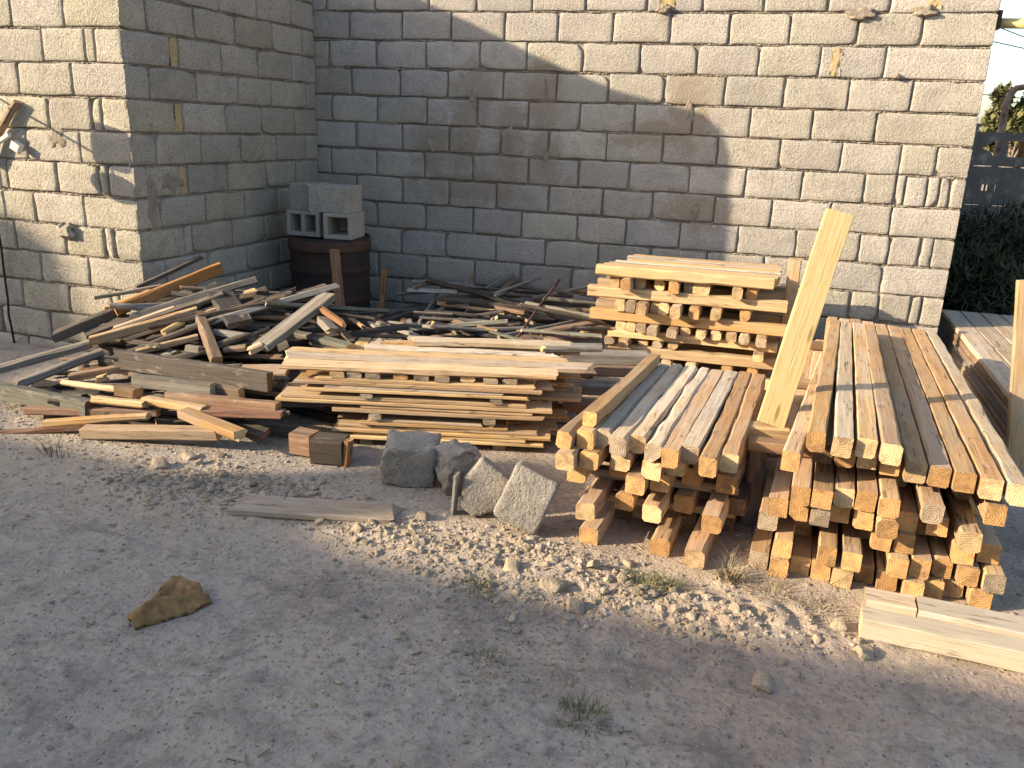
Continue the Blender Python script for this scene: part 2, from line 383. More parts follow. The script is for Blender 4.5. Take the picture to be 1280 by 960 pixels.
def patch(P, u, z, w, h, sd, mat, parent, name='mortar_patch', th=.006):
    mb = MB(); n = 26; ids = {}
    for j in range(n+1):
        for i in range(n+1):
            a, b = i/n*2-1, j/n*2-1
            r = math.hypot(a, b); ang = math.atan2(b, a)
            lim = .62+.34*n3(math.cos(ang)*1.6+sd, math.sin(ang)*1.6, sd)+.12*n3(a*4+sd, b*4, sd)
            d = lim-r
            if d < -.08: continue
            hgt = -.012+min(1, max(0, d+.08)/.22)*(.012+th)+.004*n3(a*9, b*9, sd)
            ids[(i, j)] = mb.vert(P(u+a*w/2, z+b*h/2, hgt), .5+.4*n3(a*3, b*3, sd))
    for j in range(n):
        for i in range(n):
            q = [(i, j), (i+1, j), (i+1, j+1), (i, j+1)]
            if all(t in ids for t in q): mb.face([ids[t] for t in q])
    return mb.build(name, mat, parent, smooth=True)

rng = random.Random(11)
# back wall: face on the plane y=0, running +X, right end at x=4.67
X0 = -.09
BP = lambda u, z, d: Vector((X0+u, -d, z))
BL = 4.675-X0
bw, bm_ = MB(), MB()
def back_special(k):
    row = k-10       # row 0 is the course just under z=2.3
    off = .27-X0 if row % 2 == 0 else .475-X0
    js = [0]+[off-.4+.4*i+rng.gauss(0, .011) for i in range(0, 12) if off-.4+.4*i > .05]
    js = [j for j in js if j < BL-.12]
    if row in (4, 5, 7, 9):
        js = [j for j in js if j < BL-.44]+{4: [BL-.42, BL-.2], 5: [BL-.42, BL-.36, BL-.225, BL-.15, BL-.085], 7: [BL-.40, BL-.20, BL-.125], 9: [BL-.40, BL-.20, BL-.13]}[row]
    elif BL-js[-1] < .25: js = js[:-1]
    return js+[BL+rng.gauss(0, .006)*0]
wall_rows(bw, bm_, BP, BL, 2.3+2.0, .2, 22, (0, 0), rng, False, 2, None, back_special)
back = bw.build('block_wall', CONB, smooth=True)
tag(back, 'tall unplastered grey concrete block wall behind the timber stacks, half in shadow', 'wall')
core = MB(); core.box(((X0+4.668)/2, .115, 2.12), (4.668-X0, .19, 4.34)); core.build('mortar_core', MORT, back)
bm_.build('bed_joint', MORT, back)
for (u, z, w_, h_, s_) in [(1.26,1.72,.13,.24,1),(1.80,1.76,.10,.26,2),(.93,1.36,.12,.22,3),(1.18,1.41,.11,.24,14),(1.55,1.42,.10,.28,5),(1.83,1.30,.09,.24,6),(2.85,1.66,.10,.24,9),(2.95,.98,.10,.2,21)]:
    patch(BP, u-X0, z, w_, h_, s_*3.7, SMEAR, back)
for (u, z, w_, h_, s_) in [(2.62,2.32,.16,.10,31),(3.90,2.29,.30,.12,32),(4.25,2.31,.25,.11,33),(4.15,1.92,.06,.06,34)]:
    patch(BP, u-X0, z, w_, h_, s_*3.7, SMEAR, back, 'mortar_lump', .035)
for (u, z, w_, h_) in [(3.765,2.0,.065,.17),(4.30,2.41,.09,.18),(2.63,2.40,.10,.16)]:
    f = MB(); sd = u*7
    ids = [[f.vert(BP(u-X0+w_*(i/6-.5)+.008*n3(j*.9, sd, i), z+h_*(j/10-.5), .004+.016*n3(i*.8+sd, j*.8, 5)), .5) for i in range(7)] for j in range(11)]
    for j in range(10):
        for i in range(6): f.face((ids[j][i], ids[j][i+1], ids[j+1][i+1], ids[j+1][i]))
    f.build('joint_filler_lit_gap', FILL_LITGAP, back, smooth=True)
# return wall of the back building along +Y at its right end, plus its far side (seen only from a step aside)
RW = MB(); RW.box((4.56, 2.3, 2.12), (.19, 4.16, 4.34)); RW.box((2.2, 4.47, 2.12), (4.5, .19, 4.34)); RW.build('return_wall', CON, back)

# left building: corner edge at E, front wall runs to -X, side wall runs to the back wall
E = Vector((-.20, -1.95, 0)); th = math.radians(4.7)
fu = Vector((-math.cos(th), math.sin(th)*.55, 0)).normalized()   # along the front wall, away from the corner
fn = Vector((-fu.y, fu.x, 0)); fn = fn if fn.y < 0 else -fn
su = (Vector((-.045, 0, 0))-E); SLEN = su.length; su.normalize(); sn = Vector((su.y, -su.x, 0))
FLEN = 5.2
FP = lambda u, z, d: E+fu*(FLEN-u)+fn*d+Vector((0, 0, z))        # u grows toward the corner
SP_ = lambda u, z, d: E+su*u+sn*d+Vector((0, 0, z))
topx = [(-.2, 2.66), (-.22, 2.82), (-.30, 2.99), (-.42, 3.09), (-.7, 3.15), (-1.0, 3.21), (-1.27, 3.31), (-1.51, 3.39), (-1.87, 3.55), (-2.49, 3.80), (-3.3, 4.05), (-9, 4.3)]
def topz(x):
    for (a, za), (b, zb) in zip(topx[:-1], topx[1:]):
        if x >= b: return za+(zb-za)*(a-x)/(a-b)
    return topx[-1][1]
ftop = lambda u: topz((E+fu*(FLEN-u)).x)-.02
fb, fm = MB(), MB()
p0 = FLEN % .4
fph = ((FLEN-.4*12) % .4, (FLEN-.2-.4*12) % .4)
def front_special(k):
    rr = k % 2
    js = [FLEN-.4-.4*i+rng.gauss(0, .010) for i in range(12)] if rr == 0 else [FLEN-.2, FLEN-.27]+[FLEN-.60-.4*i+rng.gauss(0, .01) for i in range(11)]
    return [0]+sorted(j for j in js if j > .1)+[FLEN]
ZT = 2.155+.191*10
wall_rows(fb, fm, FP, FLEN, ZT, .191, 22, fph, rng, False, 1, ftop, front_special)
left = fb.build('block_building', CONL, smooth=True)
tag(left, 'corner of a rough concrete block building on the left, front sunlit, side in shade', 'building')
fm.build('bed_joint', MORT, left)
sb, sm_ = MB(), MB()
gaps = []
def side_special(k):
    rr = k % 2
    if rr == 0: js = [0, .2]+[.6+.4*i for i in range(4)]
    else:
        js = [0, .38, .455]+[.855+.4*i for i in range(3)]; 
        gaps.append(k)
    js = [j if j in (0, .38, .455) else j+rng.gauss(0, .012) for j in js]
    return [j for j in js if j < SLEN-.07]+[SLEN]
def side_rows():
    for k in range(10, 22):
        z1 = ZT-.191*k; z0 = z1-.191; js = side_special(k)
        for a, b in zip(js[:-1], js[1:]):
            if k % 2 == 1 and abs(a-.38) < .001 and k < 17: continue
            g = .0045
            block_face(sb, SP_, a+(g if a > 0 else 0), b-g, z0+.006, z1-.006, min(1, max(0, rng.gauss(.45, .15))), rng, a == 0, False)
        bed_joint(sm_, SP_, .004, SLEN-.004, z1, rng)
    for k in range(5, 10):
        z1 = ZT-.191*k; z0 = z1-.191; js = side_special(k)
        for a, b in zip(js[:-1], js[1:]):
            if z1 > topz(-.2)-.05: continue
            block_face(sb, SP_, a+(.0045 if a > 0 else 0), b-.0045, z0+.006, z1-.006, .5, rng, a == 0, False)
side_rows()
sb.build('side_wall', CONL, left, smooth=True); sm_.build('bed_joint', MORT, left)
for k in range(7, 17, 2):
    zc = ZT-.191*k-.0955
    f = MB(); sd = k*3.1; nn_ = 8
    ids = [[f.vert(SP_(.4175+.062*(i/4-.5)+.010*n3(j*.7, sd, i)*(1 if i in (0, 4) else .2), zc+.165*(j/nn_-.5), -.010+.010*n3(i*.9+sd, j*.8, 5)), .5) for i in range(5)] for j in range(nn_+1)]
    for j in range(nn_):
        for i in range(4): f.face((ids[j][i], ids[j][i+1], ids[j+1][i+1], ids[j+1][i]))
    f.build('joint_filler_lit_gap', FILL_LITGAP, left, smooth=True)  # yellow patch stands in for sunlit interior seen through the gap
cm = MB()
prof = [(E+fu*(FLEN-u), 0) for u in (0,)]
xs = [x for x, z in topx if x > -5.2]+[-5.2]
fr = []
for x in xs:
    t = (E.x-x)/(-fu.x) if x < E.x else 0.0
    fr.append((E+fu*t-fn*.016+Vector((0, 0, 0)), topz(x)))
fr[0] = (E-fn*.016-sn*.016, topz(-.2))
bot = [[cm.vert(p-fn*d) for p, z in fr] for d in (0, .19)]
top = [[cm.vert(Vector((p.x, p.y, z-d*.85))-fn*d) for p, z in fr] for d in (0, .19)]
for i in range(len(fr)-1):
    cm.face((bot[0][i+1], bot[0][i], top[0][i], top[0][i+1])); cm.face((bot[1][i], bot[1][i+1], top[1][i+1], top[1][i]))
    cm.face((top[0][i+1], top[0][i], top[1][i], top[1][i+1]))
cm.face((bot[0][0], bot[1][0], top[1][0], top[0][0])); cm.face((bot[0][-1], top[0][-1], top[1][-1], bot[1][-1]))
# side core
a0 = E-sn*.016-fn*.016; a1 = E+su*(SLEN+.02)-sn*.016
q = [cm.vert(a0), cm.vert(a1), cm.vert(a1-sn*.17), cm.vert(a0-sn*.17)]
zt = topz(-.2)-.04
q2 = [cm.vert(Vector(cm.v[i])+Vector((0, 0, zt))) for i in q]
for i in range(4): cm.face((q[i], q[(i+1) % 4], q2[(i+1) % 4], q2[i]))
cm.face(q2)
cm.build('mortar_core', MORT, left)
patch(FP, FLEN-.56, 1.34, .22, .22, 77, SMEAR, left)
patch(FP, FLEN-.55, .78, .17, .20, 81, CONL, left, 'mortar_lump', .05)
patch(SP_, .13, .95, .22, .5, 91, SMEAR, left); patch(SP_, .30, 1.1, .3, .2, 95, SMEAR, left)
# ------------------------------------------------------------------ timber
TS = [0]
def timber(name, label, cat, p0, p1, w_, h_, mat, end='p', roll=0.0, group=None, bow=None, wane=.005, rough=.0016, broken=0.0, end2=None, parent=None):
    TS[0] += 1; rg = random.Random(TS[0]*17+3)
    p0, p1 = Vector(p0), Vector(p1); d = p1-p0; Ln = d.length; d.normalize()
    zr = Vector((0, 0, 1)) if abs(d.z) < .93 else Vector((0, -1, 0))
    y = zr.cross(d).normalized(); z = d.cross(y)
    R = Matrix((d, y, z)).transposed()
    if roll: R = R @ Matrix.Rotation(roll, 3, 'X')
    if bow is None: bow = rg.uniform(-.004, .004)*min(1, Ln)
    bz = rg.uniform(-.003, .003)*min(1, Ln); tw = rg.uniform(-.02, .02); sd = rg.random()*77
    n = max(3, int(Ln/.055)); mb = MB()
    c1 = [max(.0015, rg.gauss(wane, wane*.5)) for _ in range(4)]
    rings = []
    for i in range(n+1):
        t = i/n; x = t*Ln; ring = []
        if i == 0: x = .0
        for k, (sy, sz) in enumerate(((-1, -1), (1, -1), (1, 1), (-1, 1))):
            c = c1[k]*(1+.9*n3(x*6, sd, k*3.1)); c = max(.001, min(c, .45*min(w_, h_)))
            hw, hh = w_/2, h_/2
            pts = [(sy*hw, sz*(hh-c)), (sy*(hw-c), sz*hh)] if k % 2 == 0 else [(sy*(hw-c), sz*hh), (sy*hw, sz*(hh-c))]
            # keep the winding going round the section
            for q_, (py, pz) in enumerate(pts):
                a = tw*(t-.5); yy = py*math.cos(a)-pz*math.sin(a); zz = py*math.sin(a)+pz*math.cos(a)
                yy += bow*(1-(2*t-1)**2)+rough*n3(x*9, sd, k+q_*.5); zz += bz*(1-(2*t-1)**2)+rough*n3(x*9, sd+5, k+q_*.5)
                xx = x
                if i == 0: xx += broken*abs(n3(py*38+sd, pz*38, 1))*3.2+rg.uniform(0, .003)
                if i == n: xx -= broken*abs(n3(py*38+sd, pz*38, 8))*3.2+rg.uniform(0, .003)
                ring.append(mb.vert((xx, yy, zz)))
        rings.append(ring)
    for i in range(n):
        for k in range(8): mb.face((rings[i][k], rings[i][(k+1) % 8], rings[i+1][(k+1) % 8], rings[i+1][k]), 0)
    # the cut end as a fan round its own centre
    for ring, flip, mi in ((rings[0], True, 1), (rings[-1], False, 2 if end2 else 1)):
        ce = sum((Vector(mb.v[i]) for i in ring), Vector())/8
        c = mb.vert(ce+Vector((rg.uniform(-.002, .002), 0, 0)))
        for k in range(8):
            f = (ring[k], ring[(k+1) % 8], c); mb.face(f[::-1] if flip else f, mi)
    mats = [W[mat], EG[end]]+([EG[end2]] if end2 else [])
    o = mb.build(name, mats, parent)
    MW = R.to_4x4(); MW.translation = p0; o.matrix_world = MW
    if parent is None: tag(o, label, cat, group)
    return o
# --- right-hand stack of square beams -------------------------------------
rg = random.Random(5)
PZ = .0745
def dir1(x): return .055+(4.27-x)*.045     # sideways drift toward the back
def stack_beam(x, z, y0, ln, label, mat, end, hh=.073, ww=.065, drift=None, nm='square_beam', grp='beams of the right-hand stack', wane=.005):
    dr = dir1(x) if drift is None else drift
    return timber(nm, label, 'beam', (x, y0, z), (x+dr*ln, y0+ln, z+rg.uniform(-.002, .002)), ww*rg.uniform(.94, 1.03), hh*rg.uniform(.95, 1.0), mat, end, rg.uniform(-.05, .05), grp, wane=rg.choice([.003, .005, .008]), rough=.0022, bow=rg.uniform(-.003, .003))
rows1 = [('lowest', .037, [3.535,3.605,3.68,3.75,3.82,3.90,3.97,4.05,4.12,4.19,4.265], {}),
 ('second', .037+PZ, [3.61,3.685,3.76,3.84,3.915,3.99,4.065,4.14,4.215,4.29], {1: .2, 4: .25}),
 ('third', .037+2*PZ, [3.55,3.63,3.71,3.785,3.86,3.93,4.005,4.08,4.19,4.275], {1: .22, 2: .28, 3: .2, 4: .3, 7: .2}),
 ('fourth', .037+3*PZ, [3.575,3.645,3.715,3.785,3.86,3.93,4.005,4.10,4.185,4.265], {9: .28}),
 ('fifth', .037+4*PZ, [3.64,3.71,3.785,3.855,3.925,3.995,4.06,4.13,4.20,4.265], {5: .26, 7: .3, 8: .22})]
for nm, z, xs_, rec in rows1:
    for i, x in enumerate(xs_):
        y0 = -3.38+rec.get(i, rg.uniform(-.055, .05))
        stack_beam(x, z, y0, 2.35, 'square sawn beam in the %s layer of the right-hand stack, %s from the left%s' % (nm, ORD[i], ', end set back in shade' if i in rec else ''),
                   rg.choice(['beam', 'beam', 'tan', 'beam']), rg.choice('oooopog'))
zB = .037+4.5*PZ+.002
for i, (y, x0_) in enumerate(((-3.12, 3.45), (-2.2, 3.58), (-1.35, 3.66))):
    timber('bearer', ['nearest cross bearer under the top layers of the right-hand stack', 'middle cross bearer hidden under the top layers of the right-hand stack', 'rear cross bearer under the top layers of the right-hand stack'][i], 'batten', (x0_, y, zB+.021), (x0_+.82, y+.02, zB+.021), .07, .04, 'brown', 'o', group='cross bearers of the right-hand stack')
zE = zB+.042+.037
for i, x in enumerate([3.705,3.778,3.85,3.922,3.995,4.068,4.14,4.213,4.287]):
    y0 = [-3.30,-3.31,-3.30,-3.33,-3.37,-3.38,-3.40,-3.43,-3.45][i]
    stack_beam(x, zE, y0, 2.35, 'square beam in the wide upper layer of the right-hand stack, %s from the left%s' % (ORD[i], ', palest and outermost' if i == 8 else ''),
               ['beam','tan','beam','beam','beam','beam','beam','beam','deck'][i], ['d','o','p','o','p','o','o','p','p'][i])
zF = zE+.0745
for i, x in enumerate([3.665,3.748,3.826,3.90]):
    stack_beam(x, zF, [-3.40,-3.42,-3.40,-3.43][i], 1.98, 'square beam on the very top of the right-hand stack, %s of four from the left' % ORD[i], ['beam','deck','tan','tan'][i], ['o','p','p','p'][i], drift=[.10,.085,.08,.07][i])
timber('plank', 'narrow tan plank along the left flank of the right-hand stack top', 'plank', (3.592, -3.42, zE+.0), (3.80, -1.9, zE+.0), .06, .072, 'tan', 'o')
timber('batten', 'short batten bridging the gap between the two beam stacks, under the upright board', 'batten', (3.40, -3.0, .405), (3.60, -2.97, .405), .075, .05, 'pale', 'o')
timber('batten', 'brown low batten joining the two beam stacks in shade', 'batten', (3.36, -2.93, .30), (3.62, -2.92, .30), .06, .03, 'red', 'd')
timber('prop', 'short upright prop standing in the gap between the beam stacks', 'post', (3.50, -2.96, -.01), (3.50, -2.96, .38), .07, .07, 'brown', 'd')
# upright fresh board leaning on the right-hand stack
timber('upright_board', 'fresh yellow board standing upright against the left side of the right-hand stack', 'board', (3.530, -2.985, .431), (3.690, -2.73, 1.245), .105, .028, 'fresh', 'p', 0.05, bow=.002, wane=.002)
# --- middle stack of weathered beams --------------------------------------
rows2 = [('lowest', .036, [(2.91, -3.40), (3.05, -3.1), (3.18, -3.39), (3.31, -3.44)]),
 ('second', .145, [(2.895, -3.42), (3.02, -3.28), (3.135, -3.35), (3.24, -3.22), (3.355, -3.36)]),
 ('third', .253, [(2.835, -3.33), (2.98, -3.22), (3.065, -3.36), (3.15, -3.30), (3.26, -3.2), (3.39, -3.22)]),
 ('fourth', .326, [(2.80, -3.40), (2.885, -3.36), (3.0, -3.33), (3.12, -3.37), (3.2, -3.30), (3.30, -3.24), (3.40, -3.1)])]
for nm, z, lst in rows2:
    for i, (x, y0) in enumerate(lst):
        ln = -2.25-y0
        timber('weathered_beam', 'beam end in the %s layer of the middle stack, %s from the left' % (nm, ORD[i]), 'beam', (x, y0, z), (x+.09+.05*(x-2.8), y0+ln, z), .073, .07,
               rg.choice(['beam', 'tan', 'beam']), rg.choice('oop'), rg.uniform(-.05, .05), 'lower beams of the middle stack', wane=.007)
for i, (x, z) in enumerate(((2.98, .036), (3.12, .036), (3.24, .036), (3.39, .036), (2.96, .145), (3.08, .145), (3.29, .145), (3.42, .145), (2.90, .253), (3.02, .253), (3.11, .253), (3.21, .253), (3.33, .253), (2.95, .326), (3.06, .326), (3.24, .326), (3.36, .326))):
    timber('weathered_beam', 'added dark beam inside the middle stack, its colour standing in for shade', 'beam', (x+.02, -3.12+rg.uniform(-.06, .06), z), (x+.10, -2.22, z), .066, .068, rg.choice(['brown', 'dark', 'red']), 'd', rg.uniform(-.05, .05), 'added dark beams inside the middle stack')  # added beams; dark wood stands in for deep shade in the gaps
for i, (y, z) in enumerate(((-3.12, .0905), (-2.45, .0905), (-3.14, .1995), (-2.48, .1995))):
    timber('bearer', 'thin cross slat in the middle stack, %s %s' % (('lower' if z < .1 else 'upper'), ('near the front' if y < -3 else 'near the back')), 'slat', (2.84, y, z), (3.44, y+.02, z), .06, .034, ['pale', 'brown', 'tan', 'brown'][i], 'p', group='cross slats of the middle stack')
zt2 = .326+.036+.036
top2 = [(2.86,-3.33,2.985,-2.24,'tan'),(2.925,-3.30,3.035,-2.26,'deck'),(2.99,-3.36,3.10,-2.22,'deck'),(3.055,-3.31,3.165,-2.23,'deck'),(3.12,-3.38,3.225,-2.24,'deck'),(3.185,-3.40,3.29,-2.25,'beam'),(3.25,-3.35,3.355,-2.24,'deck'),(3.32,-3.45,3.42,-2.22,'beam'),(3.39,-3.38,3.485,-2.24,'beam')]
for i, (x, y, xb, yb, m) in enumerate(top2):
    timber('weathered_beam', 'weathered beam on top of the middle stack, %s of nine from the left' % ORD[i], 'beam', (x, y, zt2+rg.uniform(-.004, .004)), (xb, yb, zt2+rg.uniform(-.002, .003)),
           .062 if m != 'tan' else .066, .072, m, ['o','g','g','p','g','o','g','o','p'][i], rg.uniform(-.06, .06), 'top beams of the middle stack', wane=[.005,.016,.008,.012,.015,.006,.016,.006,.006][i], rough=.003)
timber('weathered_beam', 'tan beam laid one layer higher on the left edge of the middle stack', 'beam', (2.865, -3.29, zt2+.067), (2.99, -2.30, zt2+.067), .055, .058, 'tan', 'o', wane=.006)
timber('weathered_beam', 'knotty beam hanging off the upper left side of the middle stack', 'beam', (2.785, -3.36, zt2-.005), (2.93, -2.4, zt2-.005), .06, .07, 'beam', 'o', .1, wane=.01)
# --- criss-cross pile by the wall -----------------------------------------
mx = lambda x: 2.452+(x-120)*.001104
GX = 'long boards of the criss-cross pile'; GY = 'short beams of the criss-cross pile'
xl = [('lowest', .035, 2.58, 3.58, .07), ('second', .173, 2.535, 3.61, .06), ('third', .273, 2.55, 3.60, .045), ('fourth', .387, 2.425, 3.64, .064), ('fifth', .532, 2.40, 3.625, .066)]
for nm, z, a, b, h_ in xl:
    for j, y in enumerate((-1.0, -.72, -.46)):
        timber('cross_board', '%s long board of the criss-cross pile counted from the ground, %s row' % (nm, ['front', 'middle', 'rear'][j]), 'board', (a+rg.uniform(-.02, .02)*j, y, z), (b, y+.015, z), .075, h_, ['pale', 'tan', 'tan'][j] if nm != 'second' else 'pale', 'p', rg.uniform(-.02, .02), GX, bow=rg.uniform(-.006, .006))
yl = [('lowest', .104, .066, [240, 380, 560, 700, 900, 1040]), ('second', .227, .046, [225, 315, 415, 500, 590, 1060]),
      ('third', .325, .056, [280, 340, 400, 470, 580, 650, 740, 822, 905, 975, 1065]), ('fourth', .459, .076, [270, 330, 400, 470, 520, 590, 690, 808, 965]), ('fifth', .603, .074, [225, 300, 370, 480, 565, 645, 715, 910, 985])]
for nm, z, h_, lst in yl:
    for i, x in enumerate(lst):
        yo = -1.06+rg.uniform(-.07, .06)
        timber('short_beam', 'beam end in the %s layer of ends of the criss-cross pile, %s from the left' % (nm, ORD[i]), 'beam', (mx(x), yo, z), (mx(x)+.04, -.38, z), .062 if x != 715 else .10, h_*.97, rg.choice(['tan', 'beam', 'deck']), rg.choice('opgp'), rg.uniform(-.12, .12), GY, wane=.009)
zt3 = .603+.037
for i, (y, a, b, m) in enumerate(((-1.03, 2.45, 3.53, 'pale'), (-.945, 2.48, 3.55, 'pale'), (-.86, 2.50, 3.56, 'deck'), (-.775, 2.53, 3.57, 'deck'), (-.69, 2.62, 3.56, 'pale'), (-.605, 2.60, 3.57, 'deck'), (-.52, 2.57, 3.58, 'deck'), (-.435, 2.6, 3.56, 'tan'))):
    timber('top_board', 'board on the top deck of the criss-cross pile, %s from the front' % ORD[i], 'board', (a, y, zt3+.033), (b, y+.01, zt3+.033), .078, .066 if i == 0 else .058, m, 'p', rg.uniform(-.05, .05), 'top deck of the criss-cross pile', wane=.008)
timber('stake', 'short square stake standing at the right end of the criss-cross pile', 'stake', (3.66, -.72, -.01), (3.645, -.74, .80), .075, .06, 'tan', 'p', broken=.006)
# --- plank stack -----------------------------------------------------------
t4 = math.radians(14.5); O4 = Vector((1.35, -2.88, 0)); u4 = Vector((math.cos(t4), math.sin(t4), 0)); v4 = Vector((-math.sin(t4), math.cos(t4), 0))
def p4(s, v, z): p = O4+u4*s+v4*v; return (p.x, p.y, z)
lay = [('lowest', .058, .034, .20, 1.22, 'pale'), ('second', .094, .034, .19, 1.25, 'tan'), ('third', .128, .028, .31, 1.05, 'pale'),
       ('fourth', .194, .036, .19, 1.22, 'pale'), ('fifth', .232, .036, -.08, 1.25, 'pale'), ('sixth', .290, .034, .06, 1.14, 'pale'), ('seventh', .326, .034, .0, 1.20, 'tan')]
for nm, z, h_, a, b, m in lay:
    for j in range(5):
        for q in range(2):
            aa = a+(rg.uniform(-.03, .1) if j else 0)+(rg.uniform(.0, .16) if q else 0); bb = b+(rg.uniform(-.06, .22) if j else 0)+(0 if q == 0 else rg.uniform(-.16, .03))
            hq = h_*(.47 if q else .50); zq = z+(h_*.26 if q else -h_*.25)
            timber('plank', '%s board of the %s layer of the low plank stack, %s row from the front' % (['lower', 'upper'][q], nm, ORD[j]), 'plank', p4(aa, .06+j*.135+(rg.uniform(.0, .02) if q else 0), zq), p4(bb, .06+j*.135+rg.uniform(-.012, .012), zq), .125, hq, (m if q == 0 else rg.choice(['pale', 'tan', 'pale', 'deck'])) if j == 0 else rg.choice(['tan', 'brown', 'grey', 'tan']), 'p', rg.uniform(-.006, .006), 'planks of the low plank stack', bow=rg.uniform(-.002, .002), broken=rg.choice([.004, .012, .02]), wane=.003)
for i, (s, z) in enumerate(((.35, .0205), (1.0, .0205), (.40, .159), (.95, .159), (.36, .2605), (.98, .2605))):
    h_ = {.0205: .042, .159: .034, .2605: .022}[z]
    timber('spacer', 'spacer block across the low plank stack, %s %s' % (['bottom', 'bottom', 'middle', 'middle', 'upper', 'upper'][i], ['left', 'right'][i % 2]), 'batten', p4(s, -.005 if z != .0205 else .03, z), p4(s, .69, z), .06, h_*.96, 'grey', 'g', group='spacers in the low plank stack')
for i, (s, m) in enumerate(((.22, 'pale'), (.30, 'deck'), (.39, 'deck'), (.52, 'orange'), (.62, 'deck'), (.72, 'tan'), (.84, 'pale'), (.95, 'tan'), (1.04, 'brown'))):
    timber('spacer', 'short lath end under the top planks of the low plank stack, %s from the left' % ORD[i], 'lath', p4(s, rg.uniform(.0, .03), .3575), p4(s, .70, .3575), .07, .026, m, {'orange': 'o', 'pale': 'p'}.get(m, 'g'), group='laths under the top planks')
deck = [(-.06, 1.27, .06, .0, .125), (-.10, 1.47, .185, .0, .12), (-.10, 1.34, .30, .0, .10), (.26, 1.30, .405, .0, .10), (.34, 1.40, .51, .0, .10), (.45, 1.37, .61, 0, .09)]
for i, (a, b, v, dz, ww) in enumerate(deck):
    timber('plank', 'weathered plank on top of the low plank stack, %s from the front' % ORD[i], 'plank', p4(a, v, .386+[0, .004, -.003, .006, .002, .007][i]), p4(b, v+.012+[0, .02, -.015, .012, -.01, .02][i], .386+[.003, .0, .004, -.002, .006, .001][i]), ww-[.010, .022, .018, .03, .02, .02][i], .028, ['pale', 'deck', 'pale', 'deck', 'tan', 'deck'][i], 'p', rg.uniform(-.03, .03), 'top planks of the low plank stack', broken=[.02, .03, .02, .035, .03, .03][i], bow=[.002, -.005, .006, -.004, .006, .003][i], wane=.005, rough=.004)
for i, (a, b, v, z, m) in enumerate(((.50, 1.36, .47, .418, 'deck'), (1.18, 1.52, .46, .418, 'grey'))):
    timber('plank', ['long loose plank lying over the rear of the plank stack deck', 'splintered board end jutting from the rear right of the plank stack'][i], 'plank', p4(a, v, z), p4(b, v+.05, z+.002), .10, .026, m, 'p', 0, broken=.02)
for i, (x0_, y0, x1, y1, z, m) in enumerate(((2.45, -2.15, 2.86, -2.08, .03, 'grey'), (2.50, -2.05, 2.84, -2.0, .09, 'brown'), (2.44, -1.90, 2.9, -1.78, .15, 'grey'), (2.5, -1.72, 2.92, -1.60, .21, 'brown'), (2.40, -1.70, 2.88, -1.55, .27, 'grey'), (2.55, -1.52, 2.95, -1.42, .05, 'brown'))):
    timber('offcut', ['grey board end on the ground in the shaded gap right of the plank stack', 'brown board second from the ground in the gap right of the plank stack', 'grey board midway up in the gap right of the plank stack', 'brown board high in the gap right of the plank stack', 'grey board topmost in the gap right of the plank stack', 'brown board deep in the gap behind the middle stack'][i], 'board', (x0_, y0, z), (x1, y1, z), .13, .055, m, 'd')
